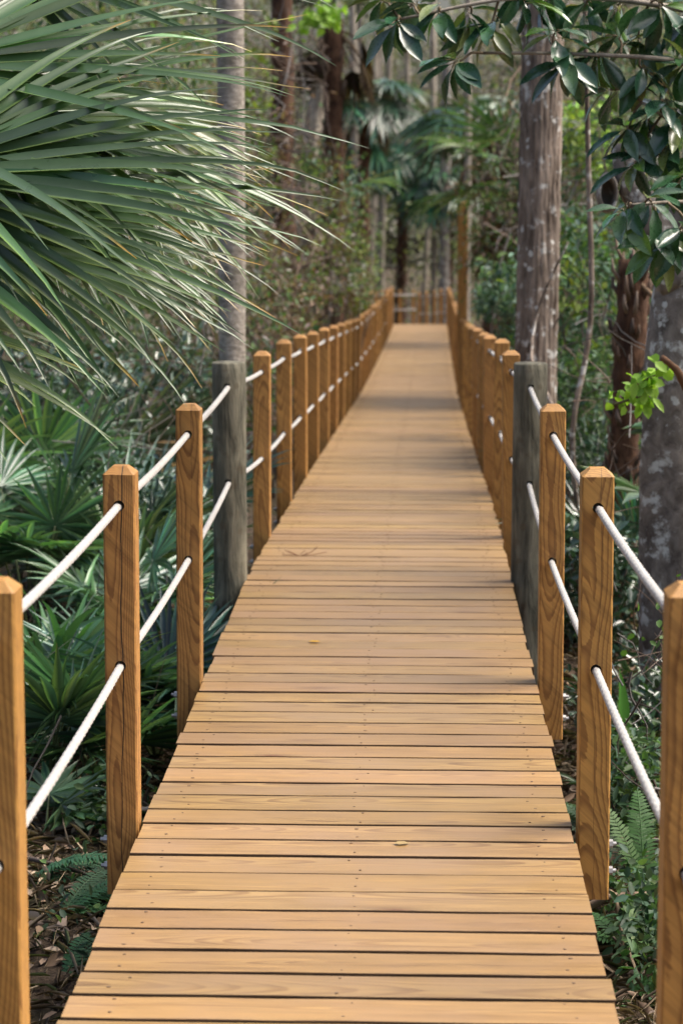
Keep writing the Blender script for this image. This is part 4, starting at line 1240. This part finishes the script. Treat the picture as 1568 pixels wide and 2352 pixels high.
# ------------------------------------------------------------------ magnolia overhanging from the right: each leaf its own object
mag = thing('magnolia_tree', 'magnolia with large glossy dark green leaves hanging in from the upper right', 'tree', (1.75, 8.9, float(ground_z(1.75, 8.9))))
mz = float(ground_z(1.75, 8.9)); mo = np.array([1.75, 8.9, mz])
local_tube(mag, mo, [(1.75, 8.9, mz), (1.72, 8.9, 1.2), (1.78, 8.85, 2.6), (1.85, 8.8, 4.2)], [.10, .085, .07, .05], 24, 12, 'bark_dark', 'trunk', 81)
limbs = [[(1.75, 8.9, 1.9), (1.35, 8.5, 2.42), (.8, 8.3, 2.50), (.35, 8.15, 2.50), (-.05, 8.1, 2.42)],
         [(1.76, 8.9, 1.6), (1.4, 8.45, 2.15), (1.05, 8.3, 2.28), (.62, 8.2, 2.30), (.30, 8.15, 2.30)],
         [(1.74, 8.9, 1.5), (1.35, 8.4, 1.80), (1.05, 8.3, 1.98), (.85, 8.3, 2.10)],
         [(1.73, 8.9, 1.35), (1.30, 8.2, 1.68), (1.0, 7.9, 1.72), (.80, 7.8, 1.70)],
         [(1.76, 8.9, 2.1), (1.3, 8.6, 2.7), (.9, 8.4, 2.75), (.5, 8.3, 2.72)]]
limb_pts = []
for i, L_ in enumerate(limbs):
    local_tube(mag, mo, L_, [.022, .014, .009, .006], 30, 7, 'bark_far', 'limb', 82 + i, .02, .05)
    limb_pts.append(wobble(spline([np.array(q) - mo for q in L_], 30), .02, 82 + i))
limb_pts = np.concatenate(limb_pts)
def mag_leaf_mesh(seed):
    r = rs(seed); m = MB()
    ts = np.array([0, .10, .28, .50, .72, .88, 1.0]); hw = np.array([.012, .06, .155, .185, .150, .08, .0]) * r.uniform(.9, 1.1)
    cur = r.uniform(.05, .28); wav = r.uniform(-.025, .025)
    V = []
    for t, h in zip(ts, hw):
        z = -cur * t * t
        V += [(t, -h, z + h * .32 + wav * math.sin(t * 9)), (t, -h * .5, z + h * .10), (t, 0, z), (t, h * .5, z + h * .10), (t, h, z + h * .32 - wav * math.sin(t * 8))]
    b = np.arange(len(ts) - 1)[:, None] * 5 + np.arange(4)[None]
    m.add(np.array(V), np.stack([b, b + 5, b + 6, b + 1], -1).reshape(-1, 4), None, np.array([(.026, .085, .040), (.040, .110, .044), (.024, .072, .036), (.085, .180, .035), (.030, .092, .050), (.060, .115, .060), (.028, .080, .034), (.13, .17, .05)][seed % 8]))
    # stalk
    tube(m, [(-.12, 0, .0), (.02, 0, .0)], .011, 5, (.16, .12, .05))
    return m.mesh('leaf', M['glossy'])
mag_meshes = [mag_leaf_mesh(i) for i in range(8)]
clusters = [(909, 65, 8.1), (949, 22, 8.2), (1004, 40, 8.15), (1044, 148, 8.1), (1070, 50, 8.2), (1124, 70, 8.2), (1194, 18, 8.2), (1264, 85, 8.2), (1290, 150, 8.2), (1349, 145, 8.3), (1405, 100, 8.3),
            (1464, 170, 8.3), (1499, 30, 8.3), (1554, 155, 8.3), (1509, 240, 8.3), (1424, 300, 8.3), (1469, 285, 8.35), (1534, 290, 8.3), (1449, 375, 8.3), (1514, 350, 8.3), (1550, 415, 8.2), (1424, 478, 7.8),
            (1484, 462, 7.8), (1509, 552, 7.8), (1556, 520, 7.8), (1330, 30, 8.4), (1400, 30, 8.4), (1560, 60, 8.4), (1450, 100, 8.4), (1580, 230, 8.4), (1390, 215, 8.4), (1600, 380, 8.3), (1240, 15, 8.3), (880, 10, 8.3)]
mr = rs(91)
nleaf = 0
for ci, (px, py, yy_) in enumerate(clusters):
    c = np.array([(px - 949) / 4850 * yy_, yy_, 1.82 - (py - 412) / 4850 * yy_]) - mo
    near = limb_pts[np.argmin(np.linalg.norm(limb_pts - c, axis=1))]
    tw = unit(c - near + np.array([0, 0, -.02]))
    m = MB(); tube(m, wobble(spline([near, (near + c) / 2 + np.array([0, 0, .02]), c], 8), .008, 900 + ci), np.linspace(.006, .004, 8), 5, (.17, .13, .085)); m.build('twig', M['twig'], mag)
    k = mr.randint(7, 11)
    out = unit(tw + np.array([-.1, -.35, -.25]))
    ref = unit(np.cross(out, UPV)); ref2 = np.cross(out, ref)
    for j in range(k):
        if nleaf >= 300: break
        nleaf += 1
        th = 6.283 * j / k + mr.uniform(-.3, .3)
        rad_ = ref * math.cos(th) + ref2 * math.sin(th)
        d = unit(rad_ + out * mr.uniform(.1, .8) + np.array([0, 0, -mr.uniform(.15, .7)]))
        nrm = unit(np.cross(np.cross(d, UPV * .7 + out * .5), d))
        s_ = np.cross(nrm, d)
        l = mr.uniform(.12, .185)
        o = link('leaf', mag_meshes[mr.randint(8)], mag)
        from mathutils import Matrix
        pos = c + out * mr.uniform(-.04, .02) + d * l * .12
        o.matrix_world = Matrix(((d[0] * l, s_[0] * l, nrm[0] * l, pos[0]), (d[1] * l, s_[1] * l, nrm[1] * l, pos[1]), (d[2] * l, s_[2] * l, nrm[2] * l, pos[2]), (0, 0, 0, 1)))
        o.parent = mag

# small things lying on the planks
def fallen_leaf(label, x, y, rot, colr, l=.045):
    m = MB(); T = LEAF6 * np.array([l, l * .9, l * .35])
    m.add(T + np.array([0, 0, l * .06]), None, LEAF6T, colr)
    o = m.build('fallen_leaf', M['dead'], None); o.location = (x, y, float(deck_z(y)) + .003); o.rotation_euler = (0, 0, rot)
    return tag(o, label, 'leaf')
fallen_leaf('pale dry leaf lying on the planks in the foreground', -.045, 5.63, .2, (.45, .33, .16), .045)
fallen_leaf('small yellow leaf lying on the planks a little nearer than the grey poles', -.36, 8.2, 2.9, (.45, .26, .04), .05)
m = MB(); r = rs(95)
for i in range(7):
    p0 = np.array([r.uniform(-.07, .07), r.uniform(-.05, .05), .004]); d = unit(np.array([r.randn(), r.randn(), .1]))
    tube(m, wobble(spline([p0 * .3, p0 + d * .09], 6), .012, 960 + i), .0016, 4, (.16, .08, .05))
o = m.build('fallen_twig', M['twig'], None); o.location = (-.545, 10.25, float(deck_z(10.25)) + .002)
tag(o, 'tiny branching dead twig lying on the left side of the planks', 'twig')
